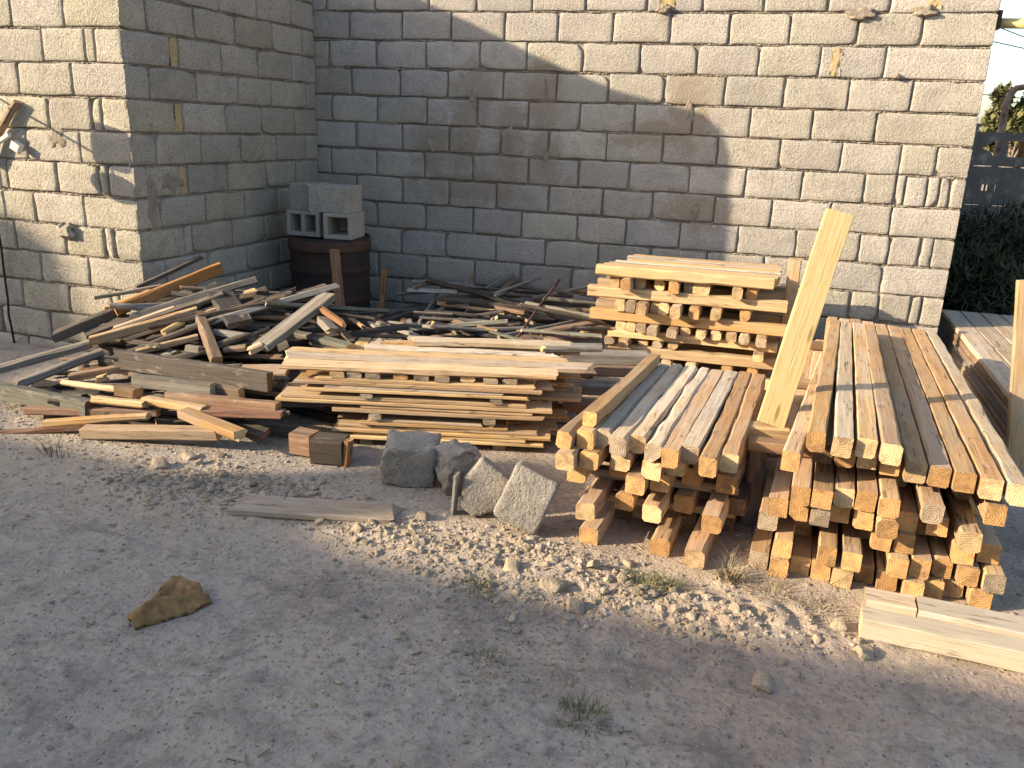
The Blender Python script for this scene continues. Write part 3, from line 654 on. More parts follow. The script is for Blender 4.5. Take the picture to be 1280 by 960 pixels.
# --- scrap heaps ------------------------------------------------------------
ENDM = {'grey': 'g', 'dark': 'd', 'black': 'd', 'moss': 'd', 'brown': 'o', 'red': 'o', 'orange': 'o'}
SCRAPS = [
 ((-0.312, -2.246, 0.454), (0.03, -2.076, 0.526), 0.02, 0.02, 'grey', 'thin grey stick poking out left of the scrap heap against the sunlit wall'),
 ((-0.133, -2.113, 0.504), (0.084, -1.736, 0.663), 0.03, 0.02, 'dark', 'thin dark strip behind the top plank of the left scrap heap'),
 ((-0.078, -2.359, 0.42), (0.299, -1.863, 0.628), 0.035, 0.06, 'orange', 'orange-brown plank with a sawn end, highest on the left scrap heap'),
 ((-0.319, -2.597, 0.283), (-0.072, -2.254, 0.427), 0.05, 0.05, 'dark', 'dark plank in shade on the upper left of the scrap heap'),
 ((-0.032, -2.618, 0.306), (0.415, -2.274, 0.451), 0.05, 0.045, 'tan', 'long sunlit tan batten across the middle of the left scrap heap'),
 ((-0.002, -2.495, 0.339), (0.261, -2.228, 0.451), 0.04, 0.03, 'tan', 'tan strip just behind the long sunlit batten of the scrap heap'),
 ((0.252, -2.257, 0.439), (0.429, -2.11, 0.501), 0.05, 0.03, 'brown', 'brown board end under the dark leaning slab of the scrap heap'),
 ((0.341, -2.495, 0.359), (0.397, -2.371, 0.411), 0.035, 0.03, 'pale', 'short stub with a pale cut end, right of the long sunlit batten'),
 ((0.474, -2.338, 0.425), (0.791, -2.655, 0.295), 0.05, 0.045, 'brown', 'short brown block with a pale lit top tipping down the scrap heap'),
 ((0.286, -2.653, 0.286), (0.56, -2.475, 0.361), 0.03, 0.03, 'tan', 'thin tan stick lit along its edge above the big dark board'),
 ((-0.445, -2.89, 0.16), (-0.048, -2.596, 0.284), 0.045, 0.04, 'grey', 'long grey board rising from the left picture edge onto the heap'),
 ((-0.208, -2.995, 0.129), (0.096, -2.651, 0.274), 0.045, 0.04, 'grey', 'grey board second from the wall, rising from the left onto the heap'),
 ((0.249, -2.755, 0.271), (1.184, -2.784, 0.265), 0.045, 0.09, 'dark', 'wide dark brown board lying face out across the scrap heap'),
 ((0.448, -2.861, 0.207), (0.905, -2.855, 0.212), 0.05, 0.06, 'grey', 'grey-tan nail-holed board below the wide dark board'),
 ((0.052, -2.873, 0.181), (0.313, -2.745, 0.235), 0.05, 0.03, 'brown', 'brown board end left of the wide dark board'),
 ((0.064, -2.939, 0.173), (0.411, -2.935, 0.176), 0.03, 0.025, 'pale', 'narrow pale batten with a bright left tip on the scrap heap'),
 ((0.407, -2.946, 0.179), (0.546, -2.953, 0.177), 0.06, 0.05, 'brown', 'small square block near the middle of the scrap heap front'),
 ((0.691, -2.929, 0.18), (1.3, -2.91, 0.191), 0.05, 0.04, 'brown', 'long grey-brown batten running right under the nail-holed board'),
 ((0.333, -3.028, 0.144), (0.641, -3.018, 0.151), 0.05, 0.03, 'pale', 'bright pale offcut in the front of the scrap heap'),
 ((0.591, -2.979, 0.159), (0.952, -2.992, 0.156), 0.05, 0.03, 'tan', 'tan offcut touching the bright pale offcut'),
 ((0.908, -2.984, 0.144), (1.34, -2.928, 0.168), 0.07, 0.03, 'red', 'reddish flat board at the right foot of the scrap heap'),
 ((0.849, -3.032, 0.146), (1.238, -3.122, 0.111), 0.055, 0.04, 'tan', 'tan board slanting down to the ground at the right heap foot'),
 ((0.41, -3.195, 0.039), (1.088, -3.084, 0.087), 0.06, 0.05, 'tan', 'long tan board lying on the ground along the heap foot'),
 ((0.183, -3.197, 0.052), (0.685, -3.062, 0.11), 0.05, 0.03, 'tan', 'spear-shaped split tan board at the left foot of the heap'),
 ((-0.04, -3.286, -0.006), (0.524, -3.107, 0.069), 0.03, 0.025, 'red', 'thin reddish lath on the ground at the far left foot'),
 ((-0.362, -3.004, 0.112), (0.327, -3.036, 0.099), 0.07, 0.07, 'moss', 'thick greenish weathered log entering from the left picture edge'),
 ((-0.033, -3.094, 0.061), (0.681, -2.984, 0.106), 0.05, 0.035, 'red', 'reddish board in shade under the front of the scrap heap'),
 ((0.849, -2.814, 0.207), (1.044, -2.826, 0.202), 0.04, 0.05, 'brown', 'brown board end right of the nail-holed board'),
 ((0.203, -2.877, 0.18), (0.267, -2.827, 0.2), 0.04, 0.03, 'pale', 'tiny sunlit offcut left of the wide dark board'),
 ((0.361, -2.028, 0.547), (0.731, -2.339, 0.419), 0.12, 0.03, 'black', 'blackened slab leaning at the top right of the scrap heap'),
 ((0.647, -2.225, 0.453), (0.88, -2.018, 0.539), 0.07, 0.05, 'dark', 'dark beam end behind the blackened slab'),
 ((0.96, -2.521, 0.351), (1.107, -2.018, 0.56), 0.1, 0.03, 'grey', 'broad grey board sloping up toward the drum'),
 ((0.918, -2.588, 0.337), (0.981, -2.5, 0.374), 0.05, 0.03, 'tan', 'tan board end with a lit tip beside the broad grey board'),
 ((0.593, -2.383, 0.373), (0.882, -2.396, 0.368), 0.05, 0.03, 'grey', 'grey strip under the lower end of the broad grey board'),
 ((0.552, -2.286, 0.407), (0.72, -2.296, 0.403), 0.05, 0.03, 'dark', 'dark strip right of the block with the lit top'),
 ((1.114, -2.153, 0.511), (1.338, -2.28, 0.459), 0.025, 0.025, 'orange', 'orange-brown rod leaning from the broad grey board toward the plank stack'),
 ((0.59, -2.104, 0.523), (0.667, -2.05, 0.545), 0.04, 0.04, 'pale', 'small bright cut end alone in the shade near the building corner'),
 ((1.158, -2.216, 0.464), (1.282, -2.313, 0.424), 0.05, 0.04, 'grey', 'short grey offcut at the foot of the rusty post'),
 ((0.551, -2.576, 0.319), (0.644, -2.577, 0.319), 0.035, 0.035, 'grey', 'round stick end peeping out above the wide dark board'),
 ((0.736, -2.512, 0.319), (0.852, -2.477, 0.334), 0.04, 0.03, 'brown', 'brown strip in shade above the right end of the dark board'),
 ((-0.173, -2.335, 0.412), (-0.006, -2.134, 0.496), 0.03, 0.03, 'tan', 'tan strip under the highest orange-brown plank'),
 ((0.72, -2.09, 0.483), (1.022, -1.868, 0.576), 0.05, 0.03, 'dark', 'dark pole pointing at the rusty post'),
 ((0.703, -2.7, 0.24), (0.926, -2.632, 0.269), 0.05, 0.04, 'dark', 'dark offcut under the lower right of the heap'),
]
BACKS = [
 ((1.312, -1.19, 0.24), (1.191, -0.406, 0.363), 0.02, 0.02, 'grey', 'thin grey stick leaning up at the left of the back debris'),
 ((1.362, -1.215, 0.219), (1.316, -0.076, 0.399), 0.035, 0.02, 'brown', 'brown lath leaning against the back wall among the debris'),
 ((1.497, -0.514, 0.334), (1.621, -0.016, 0.413), 0.05, 0.04, 'grey', 'grey squared offcut tilted up against the back wall'),
 ((1.589, -0.595, 0.309), (1.688, -0.064, 0.394), 0.06, 0.04, 'brown', 'brown squared offcut tilted beside the grey one at the wall'),
 ((1.298, -0.811, 0.308), (1.812, -0.871, 0.299), 0.02, 0.025, 'pale', 'thin pale batten lying level over the back debris'),
 ((1.724, -0.781, 0.309), (2.061, -1.006, 0.274), 0.03, 0.02, 'brown', 'brown lath crossing under the dark iron rod'),
 ((1.59, -1.279, 0.222), (1.544, -0.824, 0.294), 0.03, 0.02, 'grey', 'grey lath standing left of the short wide grey board'),
 ((1.667, -1.244, 0.219), (1.673, -0.907, 0.272), 0.09, 0.02, 'grey', 'short wide grey board behind the plank stack'),
 ((1.761, -1.142, 0.235), (1.959, -1.006, 0.257), 0.03, 0.03, 'brown', 'brown strip right of the short wide grey board'),
 ((1.892, -1.274, 0.228), (2.311, -0.877, 0.29), 0.04, 0.03, 'grey', 'long grey-brown batten behind the right of the plank stack'),
 ((2.135, -1.167, 0.254), (2.458, -0.878, 0.299), 0.05, 0.035, 'brown', 'brown batten with a sunlit end pointing at the criss-cross pile'),
 ((1.934, -0.758, 0.296), (2.359, -0.616, 0.318), 0.03, 0.03, 'brown', 'straight brown batten running level into the criss-cross pile'),
 ((1.722, -0.333, 0.351), (2.165, -0.342, 0.349), 0.04, 0.03, 'dark', 'dark batten close to the wall above the back debris'),
 ((1.904, -0.498, 0.32), (2.33, -0.469, 0.325), 0.05, 0.03, 'dark', 'dark board below the batten nearest the wall'),
 ((1.252, -1.347, 0.202), (1.188, -1.11, 0.24), 0.06, 0.03, 'brown', 'short upright brown offcut at the left of the back debris'),
 ((1.346, -1.399, 0.199), (1.213, -1.105, 0.245), 0.03, 0.02, 'grey', 'short upright grey offcut beside the brown one'),
 ((1.029, -1.178, 0.216), (1.205, -0.893, 0.261), 0.05, 0.03, 'dark', 'dark board between the drum and the back debris'),
 ((1.727, -0.976, 0.265), (1.892, -0.867, 0.283), 0.04, 0.03, 'grey', 'grey strip crossing behind the dark iron rod'),
 ((2.377, -1.03, 0.239), (2.538, -0.87, 0.265), 0.06, 0.05, 'brown', 'brown block end under the criss-cross pile left side'),
 ((1.448, -1.313, 0.18), (1.772, -1.093, 0.215), 0.05, 0.03, 'brown', 'brown board lowest behind the plank stack'),
 ((1.991, -1.225, 0.217), (2.436, -1.077, 0.241), 0.06, 0.03, 'red', 'reddish board just behind the plank stack top'),
 ((1.397, -0.977, 0.243), (1.573, -0.819, 0.269), 0.05, 0.03, 'dark', 'dark strip under the thin pale batten'),
 ((0.652, -1.326, 0.213), (1.047, -1.548, 0.179), 0.05, 0.04, 'grey', 'grey squared offcut sliding toward the plank stack'),
 ((0.579, -1.039, 0.275), (1.067, -1.428, 0.216), 0.025, 0.025, 'orange', 'orange-brown rod resting over the grey offcuts'),
 ((0.897, -1.143, 0.238), (1.209, -1.445, 0.191), 0.06, 0.02, 'grey', 'flat grey offcut just left of the plank stack top'),
 ((0.917, -1.62, 0.168), (0.816, -1.369, 0.207), 0.04, 0.03, 'grey', 'stubby grey offcut standing behind the plank stack left end'),
 ((0.983, -1.544, 0.157), (1.147, -1.358, 0.187), 0.04, 0.03, 'brown', 'brown strip at the back left corner of the plank stack'),
]
for a, b, w_, h_, m, lab in SCRAPS:
    w_ *= 1.15; h_ *= 1.1
    timber('scrap_board', lab, 'scrap wood', a, b, w_, h_, m, ENDM.get(m, 'p'), rg.uniform(-.15, .15), 'boards of the left scrap heap', broken=rg.choice([0, .004, .01, .02]) if w_ > .024 else 0, wane=min(.006, h_*.2), rough=.0025)
for a, b, w_, h_, m, lab in BACKS:
    timber('scrap_board', lab, 'scrap wood', a, b, w_, h_, m, ENDM.get(m, 'p'), rg.uniform(-.3, .3), 'boards of the debris along the back wall', broken=rg.choice([0, .004, .01, .02]) if w_ > .024 else 0, wane=min(.005, h_*.2), rough=.0025)
# buried layers that carry the visible ones; dark woods stand for shade between boards
fr_ = random.Random(23)
def filler(n, cx, cy, sx, sy, ztop, lab, grp, ang0, nm):
    for i in range(n):
        x = cx+fr_.uniform(-sx, sx); y = cy+fr_.uniform(-sy, sy)
        zt_ = ztop(x, y)
        z = max(.03, fr_.uniform(.1, .92)*zt_) if zt_ > .05 else .025
        a = ang0+fr_.gauss(0, .5); ln = fr_.uniform(.35, .8)
        dx, dy = math.cos(a)*ln/2, math.sin(a)*ln/2
        if y-abs(dy) < -3.0 or x-abs(dx) < -.45: continue
        tl = fr_.gauss(0, .03)
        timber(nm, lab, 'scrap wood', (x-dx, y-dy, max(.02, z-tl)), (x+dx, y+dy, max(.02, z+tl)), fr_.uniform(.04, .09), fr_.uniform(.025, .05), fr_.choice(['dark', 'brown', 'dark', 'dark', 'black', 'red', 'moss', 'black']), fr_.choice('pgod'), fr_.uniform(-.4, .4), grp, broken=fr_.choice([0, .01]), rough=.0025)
filler(140, .55, -2.5, .85, .62, lambda x, y: max(0, min((y+3.2)*.42, .46-.2*max(0, x-.4)*.3))*max(.1, min(1, (x+.35)/.5)), 'weathered scrap board, darkened for shade, half buried inside the left scrap heap', 'boards buried in the left scrap heap', .15, 'buried_board')
filler(60, 1.6, -1.0, .75, .6, lambda x, y: max(0, .10+(y+1.9)*.15), 'weathered scrap board, darkened for shade, buried in the debris along the back wall', 'boards buried in the back wall debris', .2, 'buried_board')
filler(26, .85, -1.5, .45, .4, lambda x, y: .22, 'weathered scrap board, darkened for shade, between the left heap and the back wall debris', 'boards between the two heaps', .7, 'buried_board')
lb_ = random.Random(19)
for i in range(16):
    x = lb_.uniform(-.25, .45); y = lb_.uniform(-2.85, -2.35); a = lb_.gauss(.62, .14); ln = lb_.uniform(.55, .95)
    x1, y1 = x+math.cos(a)*ln, min(-1.95, y+math.sin(a)*ln)
    f_ = lambda yy: .03+(yy+3.2)*.42
    l_ = lb_.uniform(-.01, .06)
    timber('scrap_board', 'long weathered board sloping up to the right on the left scrap heap', 'scrap wood', (x, y, f_(y)+l_-.03), (x1, y1, f_(y1)+l_), lb_.uniform(.045, .085), lb_.uniform(.02, .04), lb_.choice(['grey', 'tan', 'dark', 'brown', 'grey', 'dark']), lb_.choice('pgod'), lb_.uniform(-.35, .35), 'long boards sloping on the left scrap heap', broken=lb_.choice([.005, .015]), rough=.003)
sl_ = random.Random(41)
def slats(n, x0, x1, y0, y1, zf, ang, sd_, lab, grp):
    for i in range(n):
        x, y = sl_.uniform(x0, x1), sl_.uniform(y0, y1); z = zf(x, y)
        if z is None: continue
        a = sl_.gauss(ang, sd_)+(math.pi if sl_.random() < .5 else 0); ln = sl_.uniform(.22, .75); sp = sl_.gauss(.0, .12)
        dx, dy, dz = math.cos(a)*ln/2, math.sin(a)*ln/2, sp*ln/2
        q0 = [x-dx, y-dy, z-dz]; q1 = [x+dx, y+dy, z+dz]
        if min(q0[1], q1[1]) < -3.12 or max(q0[1], q1[1]) > -.06: continue
        for q in (q0, q1): q[2] = max(.02, q[2])
        timber('scrap_stick', lab, 'scrap wood', q0, q1, sl_.uniform(.022, .05), sl_.uniform(.012, .026), sl_.choice(['grey', 'brown', 'dark', 'grey', 'brown', 'dark', 'moss', 'black']), sl_.choice('pgod'), sl_.uniform(-.6, .6), grp, broken=sl_.choice([0, .01, .02]), rough=.003)
slats(46, -.1, 1.3, -3.0, -1.9, lambda x, y: (min((y+3.2)*.42, .50)-.01+sl_.uniform(-.05, .03))*max(.1, min(1, (x+.45)/.5)), .22, .4, 'thin weathered stick in the tangle on top of the left scrap heap', 'sticks on the left scrap heap')
slats(45, 1.0, 2.4, -1.6, -.3, lambda x, y: .13+(y+1.9)*.16+sl_.uniform(-.02, .06), .1, .6, 'thin weathered stick in the tangle along the back wall', 'sticks along the back wall')
rod = MB(); rod.tube([(2.0, -1.30, .20), (2.05, -.9, .36), (2.11, -.55, .50)], .009, 8); tag(rod.build('iron_rod', RUST), 'thin dark iron rod slanting over the debris by the back wall', 'rod')
# --- drum with hollow blocks -------------------------------------------------
DC = Vector((.37, -.62, 0))
dr = empty('metal_drum', DC); tag(dr, 'dark rusty metal drum in the shaded corner carrying concrete blocks', 'drum')
def lathe(prof, c, n=48):
    mb = MB(); rings = []
    for r, z in prof: rings.append([mb.vert((c[0]+r*math.cos(2*math.pi*k/n), c[1]+r*math.sin(2*math.pi*k/n), z)) for k in range(n)])
    for i in range(len(rings)-1):
        for k in range(n): mb.face((rings[i][k], rings[i][(k+1) % n], rings[i+1][(k+1) % n], rings[i+1][k]))
    mb.face(rings[-1]); mb.face(rings[0][::-1]); return mb
prof = [(.27, 0), (.29, .0)]
for i in range(41):
    z = .01+.66*i/40; r = .288
    for zc in (.24, .46): r += .014*math.exp(-((z-zc)/.014)**2)
    prof.append((r, z))
prof += [(.298, .675), (.300, .69), (.292, .70), (.280, .695), (.276, .675)]
ob = lathe(prof, (0, 0, 0)).build('drum_shell', DRUM, dr, smooth=True)
mb = lathe([(.299, 0), (.302, .01), (.302, .07), (.299, .08)], (0, 0, .0)); mb.v = [(x, y, z+.60) for x, y, z in mb.v]
mb.build('rust_band', RUST, dr, smooth=True)
def hollow_block(label, c, L_, H_, D_, cells, rz=0, tone=.5, mat=CON):
    mb = MB(); wl = .03
    xs = [-L_/2]
    for i in range(cells):
        cw = (L_-wl*(cells+1))/cells; xs += [-L_/2+wl+i*(cw+wl), -L_/2+wl+i*(cw+wl)+cw]
    xs += [L_/2]; zs = [0, wl, H_-wl*.8, H_]
    yf, yb, yi = -D_/2, D_/2, D_/2-.03
    g = [[mb.vert((x+.002*n3(x*30, z*30, L_), yf+.004*n3(x*20, z*20, 3), z), tone) for x in xs] for z in zs]
    for j in range(3):
        for i in range(len(xs)-1):
            if j == 1 and i % 2 == 1 and cells:
                q = [g[j][i], g[j][i+1], g[j+1][i+1], g[j+1][i]]
                bq = [mb.vert((mb.v[a][0], yi, mb.v[a][2]), tone) for a in q]
                for k in range(4): mb.face((q[k], q[(k+1) % 4], bq[(k+1) % 4], bq[k]))
                mb.face(bq)
            else: mb.face((g[j][i], g[j][i+1], g[j+1][i+1], g[j+1][i]))
    b = [[mb.vert((x, yb, z), tone) for x in xs] for z in zs]; n = len(xs)-1
    for j in range(3): mb.face((g[j][0], g[j+1][0], b[j+1][0], b[j][0])); mb.face((g[j][n], b[j][n], b[j+1][n], g[j+1][n]))
    for i in range(n): mb.face((g[3][i], g[3][i+1], b[3][i+1], b[3][i])); mb.face((g[0][i], b[0][i], b[0][i+1], g[0][i+1]))
    mb.face([b[0][0], b[3][0], b[3][n], b[0][n]])
    o = mb.build('concrete_block', mat); o.location = c; o.rotation_euler.z = rz
    m = o.modifiers.new('bevel', 'BEVEL'); m.width = .004; m.segments = 2
    tag(o, label, 'block', 'concrete blocks on the drum'); return o
hollow_block('hollow block on the drum, left one with two dark openings', (.265, -.66, .70), .27, .178, .30, 2, -.05)
hollow_block('hollow block on the drum, right one with a narrow dark opening', (.530, -.70, .70), .21, .178, .28, 1, .12, .62)
hollow_block('dark solid block on top of the left hollow block on the drum', (.215, -.62, .8785), .16, .185, .28, 0, -.03, .40)
hollow_block('paler solid block on top of the right hollow block on the drum', (.455, -.68, .8785), .30, .185, .26, 0, .06, .62)
timber('rusty_post', 'orange-brown post standing in front of the metal drum', 'post', (.70, -1.08, .0), (.615, -1.02, .66), .06, .055, 'orange', 'o', .2, broken=.012)
timber('rusty_post', 'short orange-brown post end right of the metal drum', 'post', (.735, -.55, .0), (.76, -.52, .47), .045, .04, 'orange', 'o', .2, broken=.012)
# --- broken concrete ---------------------------------------------------------
def chunk(label, c, size, rot, sd, cuts, mat=CHUNK, amp=.010, name='concrete_chunk', grp='broken concrete chunks', n=14):
    mb = MB(); key = {}
    def vid(p):
        k = tuple(round(x, 4) for x in p)
        if k not in key: key[k] = mb.vert(p); 
        return key[k]
    for ax in range(3):
        for sg in (-1, 1):
            for i in range(n):
                for j in range(n):
                    q = []
                    for (a, b) in ((i, j), (i+1, j), (i+1, j+1), (i, j+1)):
                        p = [0, 0, 0]; p[ax] = sg; p[(ax+1) % 3] = (a/n*2-1); p[(ax+2) % 3] = (b/n*2-1)
                        q.append(vid(p))
                    mb.face(q if sg > 0 else q[::-1])
    R = Matrix.Rotation(rot[2], 3, 'Z') @ Matrix.Rotation(rot[1], 3, 'Y') @ Matrix.Rotation(rot[0], 3, 'X')
    out = []
    for i, p in enumerate(mb.v):
        v = Vector(p)
        m = sorted(abs(x) for x in v)
        e = max(0, m[1]-.86)/.14                 # near an edge: round and chip it
        v = v*(1-.035*e*(1+1.6*n3(v.x*3+sd, v.y*3, v.z*3)))
        q = Vector((v.x*size[0]/2, v.y*size[1]/2, v.z*size[2]/2))
        for nrm, d, rg_ in cuts:
            nv = Vector(nrm).normalized(); dist = q.dot(nv)-d-rg_*n3(q.x*22+sd, q.y*22, q.z*22)
            if dist > 0: q -= nv*dist
        q += q.normalized()*amp*(n3(q.x*14+sd, q.y*14, q.z*14)+.6*n3(q.x*45+sd, q.y*45, q.z*45))
        out.append(tuple(R @ q))
        mb.t[i] = .5+.2*n3(q.x*9, q.y*9, sd)
    mb.v = out
    lowest = min(p[2] for p in out)
    o = mb.build(name, mat, smooth=True); o.location = (c[0], c[1], c[2]-lowest)
    return tag(o, label, 'concrete' if name == 'concrete_chunk' else 'stone', grp)
chunk('large squarish dark concrete chunk, leftmost of four in front of the plank stack', (2.045, -3.07, gh(2.04, -3.1)-.01), (.235, .20, .185), (.05, .04, .25), 3, [((-1, -.2, 1), .125, .01), ((1, -1, .7), .16, .02)], amp=.012)
chunk('jagged low concrete chunk in shade, second from the left in front of the plank stack', (2.275, -3.10, gh(2.3, -3.1)-.01), (.20, .17, .16), (.3, -.45, .5), 9, [((-1, -.4, 1), .075, .02), ((1, .3, .8), .085, .015), ((0, -1, .5), .07, .02)], amp=.012)
chunk('sunlit pentagonal concrete slab propped on its corner, third from the left', (2.445, -3.27, gh(2.45, -3.3)-.012), (.17, .10, .21), (-.30, .62, .10), 14, [((-1, 0, -.6), .08, .006), ((1, 0, -.9), .095, .01), ((1, .4, 1), .105, .015)], amp=.005)
chunk('sunlit rough concrete block tilted on its corner beside the middle beam stack', (2.655, -3.36, gh(2.66, -3.38)-.012), (.185, .13, .225), (-.26, .36, .04), 21, [((-1, 0, -1.2), .135, .004)], amp=.0045)
mb = MB(); mb.box((2.347, -3.33, .085), (.010, .05, .185), R=Matrix.Rotation(.06, 3, 'Y')); tag(mb.build('tile_shard', CONL), 'thin pale shard standing on edge left of the sunlit slab', 'shard')
# brown box-like offcuts in front of the plank stack
timber('offcut', 'short brown block with a sunlit side face before the plank stack', 'offcut', (1.42, -2.98, .065), (1.53, -2.985, .065), .10, .105, 'brown', 'o', 0)
timber('offcut', 'dark brown square block in front of the plank stack', 'offcut', (1.545, -3.02, .062), (1.695, -3.00, .062), .12, .115, 'dark', 'd', 0)
timber('offcut', 'narrow upright orange offcut at the right of the dark square block', 'offcut', (1.712, -3.03, .0), (1.722, -3.02, .125), .03, .05, 'orange', 'o', 0)
timber('ground_board', 'split pale grey board lying on the bare ground before the plank stack', 'board', (1.50, -3.60, .022), (2.165, -3.45, .022), .15, .024, 'deck', 'g', 0, broken=.03, wane=.003)
# pale posts bottom right
timber('pale_post', 'pale squared post lying at the bottom right, nearest the camera', 'post', (3.855, -3.665, .032), (5.05, -3.76, .036), .085, .07, 'cream', 'p', 0, wane=.006)
timber('pale_post', 'pale squared post lying at the bottom right, behind its twin', 'post', (4.035, -3.555, .036), (5.1, -3.64, .040), .115, .075, 'cream', 'p', 0, wane=.006)
timber('pale_offcut', 'short greyish block butted against the left end of the rear pale post', 'offcut', (3.875, -3.55, .038), (4.03, -3.556, .038), .10, .078, 'deck', 'g', 0, wane=.006)
# stack of boards beyond the wall end, and the plank at the right edge
for j in range(7):
    for i in range(6):
        x = 4.80+i*.135
        timber('board', 'board in the %s layer of the pile behind the wall end, %s from left' % (ORD[j], ORD[i]), 'board', (x+.01*(j % 2), -1.66+rg.uniform(-.07, .07), .022+j*.043), (x+.09, .75, .022+j*.043), .128, .036, 'deck' if j > 5 else rg.choice(['grey', 'brown', 'deck']), 'g', 0, 'boards of the pile behind the wall end')
timber('leaning_plank', 'weathered brown-grey plank standing at the right picture edge', 'plank', (4.79, -1.84, -.01), (4.675, -1.80, .92), .15, .035, 'tan', 'g', .1, wane=.003)
# bits on the left wall
timber('wall_batten', 'tan stick slanting against the sunlit wall at the left picture edge', 'stick', FP(FLEN-1.12, 1.18, .06), FP(FLEN-.80, 1.545, .03), .05, .03, 'tan', 'p')
cb = MB(); cb.tube([FP(FLEN-1.10+.015*n3(i*.5, 2, 1), 1.30-.1*i, .03+.01*n3(i*.4, 5, 2)) for i in range(14)], .007, 8); tag(cb.build('hanging_cable', CABLE, smooth=True), 'black cable hanging down the block wall at the left picture edge', 'cable')
cb = MB(); cb.box(FP(FLEN-.83, 1.28, .05), (.06, .04, .05), R=Matrix.Rotation(.5, 3, 'Y')); cb.box(FP(FLEN-.93, 1.32, .055), (.13, .03, .02), R=Matrix.Rotation(-.5, 3, 'Y')); tag(cb.build('cable_bracket', PLASTIC), 'dirty white bracket fixed to the wall below the tan stick', 'bracket')
wl = empty('shadow_bracket', (-1.4, -1.92, 1.6)); tag(wl, 'added unseen bracket whose two plates cast blob shadows on the sunlit wall', 'bracket')  # out of view, added so its plates throw blob shadows on the wall
def plate(cx, cy, cz, w_, h_, rnd):
    mb = MB(); a = Vector((1, -1.75*.35, 0)).normalized(); n = 20; f = []; b = []
    for i in range(n):
        t = 2*math.pi*i/n; e = .35 if not rnd else 1
        c_, s_ = math.copysign(abs(math.cos(t))**e, math.cos(t)), math.copysign(abs(math.sin(t))**e, math.sin(t))
        p = Vector((cx, cy, cz))+a*(c_*w_/2)+Vector((0, 0, s_*h_/2)); f.append(mb.vert(p)); b.append(mb.vert(p+Vector((0, .012, 0))))
    mb.face(f); mb.face(b[::-1])
    for i in range(n): mb.face((f[i], b[i], b[(i+1) % n], f[(i+1) % n]))
    return mb
plate(-1.405, -2.55, 1.75, .17, .25, False).build('square_shadow_plate', PLASTIC, wl, loc=(-1.4, -1.92, 1.6))
plate(-1.385, -2.55, 1.515, .22, .16, True).build('round_shadow_plate', PLASTIC, wl, loc=(-1.4, -1.92, 1.6))
mb = MB(); mb.tube([(-1.42, -1.90, 1.66), (-1.40, -2.54, 1.66)], .008, 6); mb.tube([(-1.40, -2.54, 1.50), (-1.40, -2.54, 1.76)], .008, 6); mb.build('arm', RUST, wl, loc=(-1.4, -1.92, 1.6))
# --- cloth on the ground ------------------------------------------------------
def cloth():
    mb = MB(); n, m = 60, 44; A = Vector((1.683, -4.405)); B = Vector((1.808, -4.215)); ax = B-A; ay = Vector((-ax.y, ax.x)).normalized()
    top = {}
    for i in range(n+1):
        for j in range(m+1):
            s, t = i/n, j/m
            wid = .035+.068*math.sin(math.pi*min(1, .12+s*.78))**.7
            reach = t if t < .55 else .55+(t-.55)*max(.10, min(1.5, (s-.22)*2.9))*(1-.5*max(0, s-.85)/.15)
            off = (reach-.30)*wid*1.6+.010*n3(s*5, 1, 3)+.006*n3(s*14, t*3, 4)
            p = A+ax*(s*1.04-.02+.05*max(0, t-.5)*n3(t*4, 3, 1))+ay*off
            env = min(1, (s+.05)*5)*min(1, (1.05-s)*6)
            fold = (.044+.014*n3(s*6, 2, 2))*math.exp(-((t-.26-.05*math.sin(s*4))/.13)**2)*env
            valley = -.006*math.exp(-((t-.5)/.06)**2)
            flap = .030*max(0, (t-.52)/.48)**1.2*min(1, max(0, s-.25)*2.2)
            z = gh(p.x, p.y)+.008+fold+valley+flap+.008*n3(s*5, t*4, 5)+.0025*n3(s*16, t*11, 8)
            if t < .03: z = gh(p.x, p.y)+.001
            top[i, j] = mb.vert((p.x, p.y, z))
    for i in range(n):
        for j in range(m): mb.face((top[i, j], top[i+1, j], top[i+1, j+1], top[i, j+1]))
    o = mb.build('leather_rag', CLOTH, smooth=True)
    s = o.modifiers.new('thick', 'SOLIDIFY'); s.thickness = .006; s.offset = 1
    tag(o, 'crumpled brown leather rag lying on the bare ground at lower left', 'rag')
cloth()
# --- stones, gravel, litter, weeds ---------------------------------------------
def pebble(mb, c, r, rg, tone):
    b = len(mb.v); t = (1+5**.5)/2
    q = Matrix.Rotation(rg.uniform(0, 6.28), 3, 'Z') @ Matrix.Rotation(rg.uniform(0, 6.28), 3, 'X')
    sc = Vector((rg.uniform(.7, 1.3), rg.uniform(.7, 1.2), rg.uniform(.5, .9)))
    for p in ((-1,t,0),(1,t,0),(-1,-t,0),(1,-t,0),(0,-1,t),(0,1,t),(0,-1,-t),(0,1,-t),(t,0,-1),(t,0,1),(-t,0,-1),(-t,0,1)):
        v = q @ (Vector(p)*.53*rg.uniform(.75, 1.2)); mb.vert((c[0]+v.x*r*sc.x, c[1]+v.y*r*sc.y, c[2]+v.z*r*sc.z), tone)
    for f in ((0,11,5),(0,5,1),(0,1,7),(0,7,10),(0,10,11),(1,5,9),(5,11,4),(11,10,2),(10,7,6),(7,1,8),(3,9,4),(3,4,2),(3,2,6),(3,6,8),(3,8,9),(4,9,5),(2,4,11),(6,2,10),(8,6,7),(9,8,1)):
        mb.face([b+i for i in f])
gr = random.Random(3); mb = MB()
cnt = 0
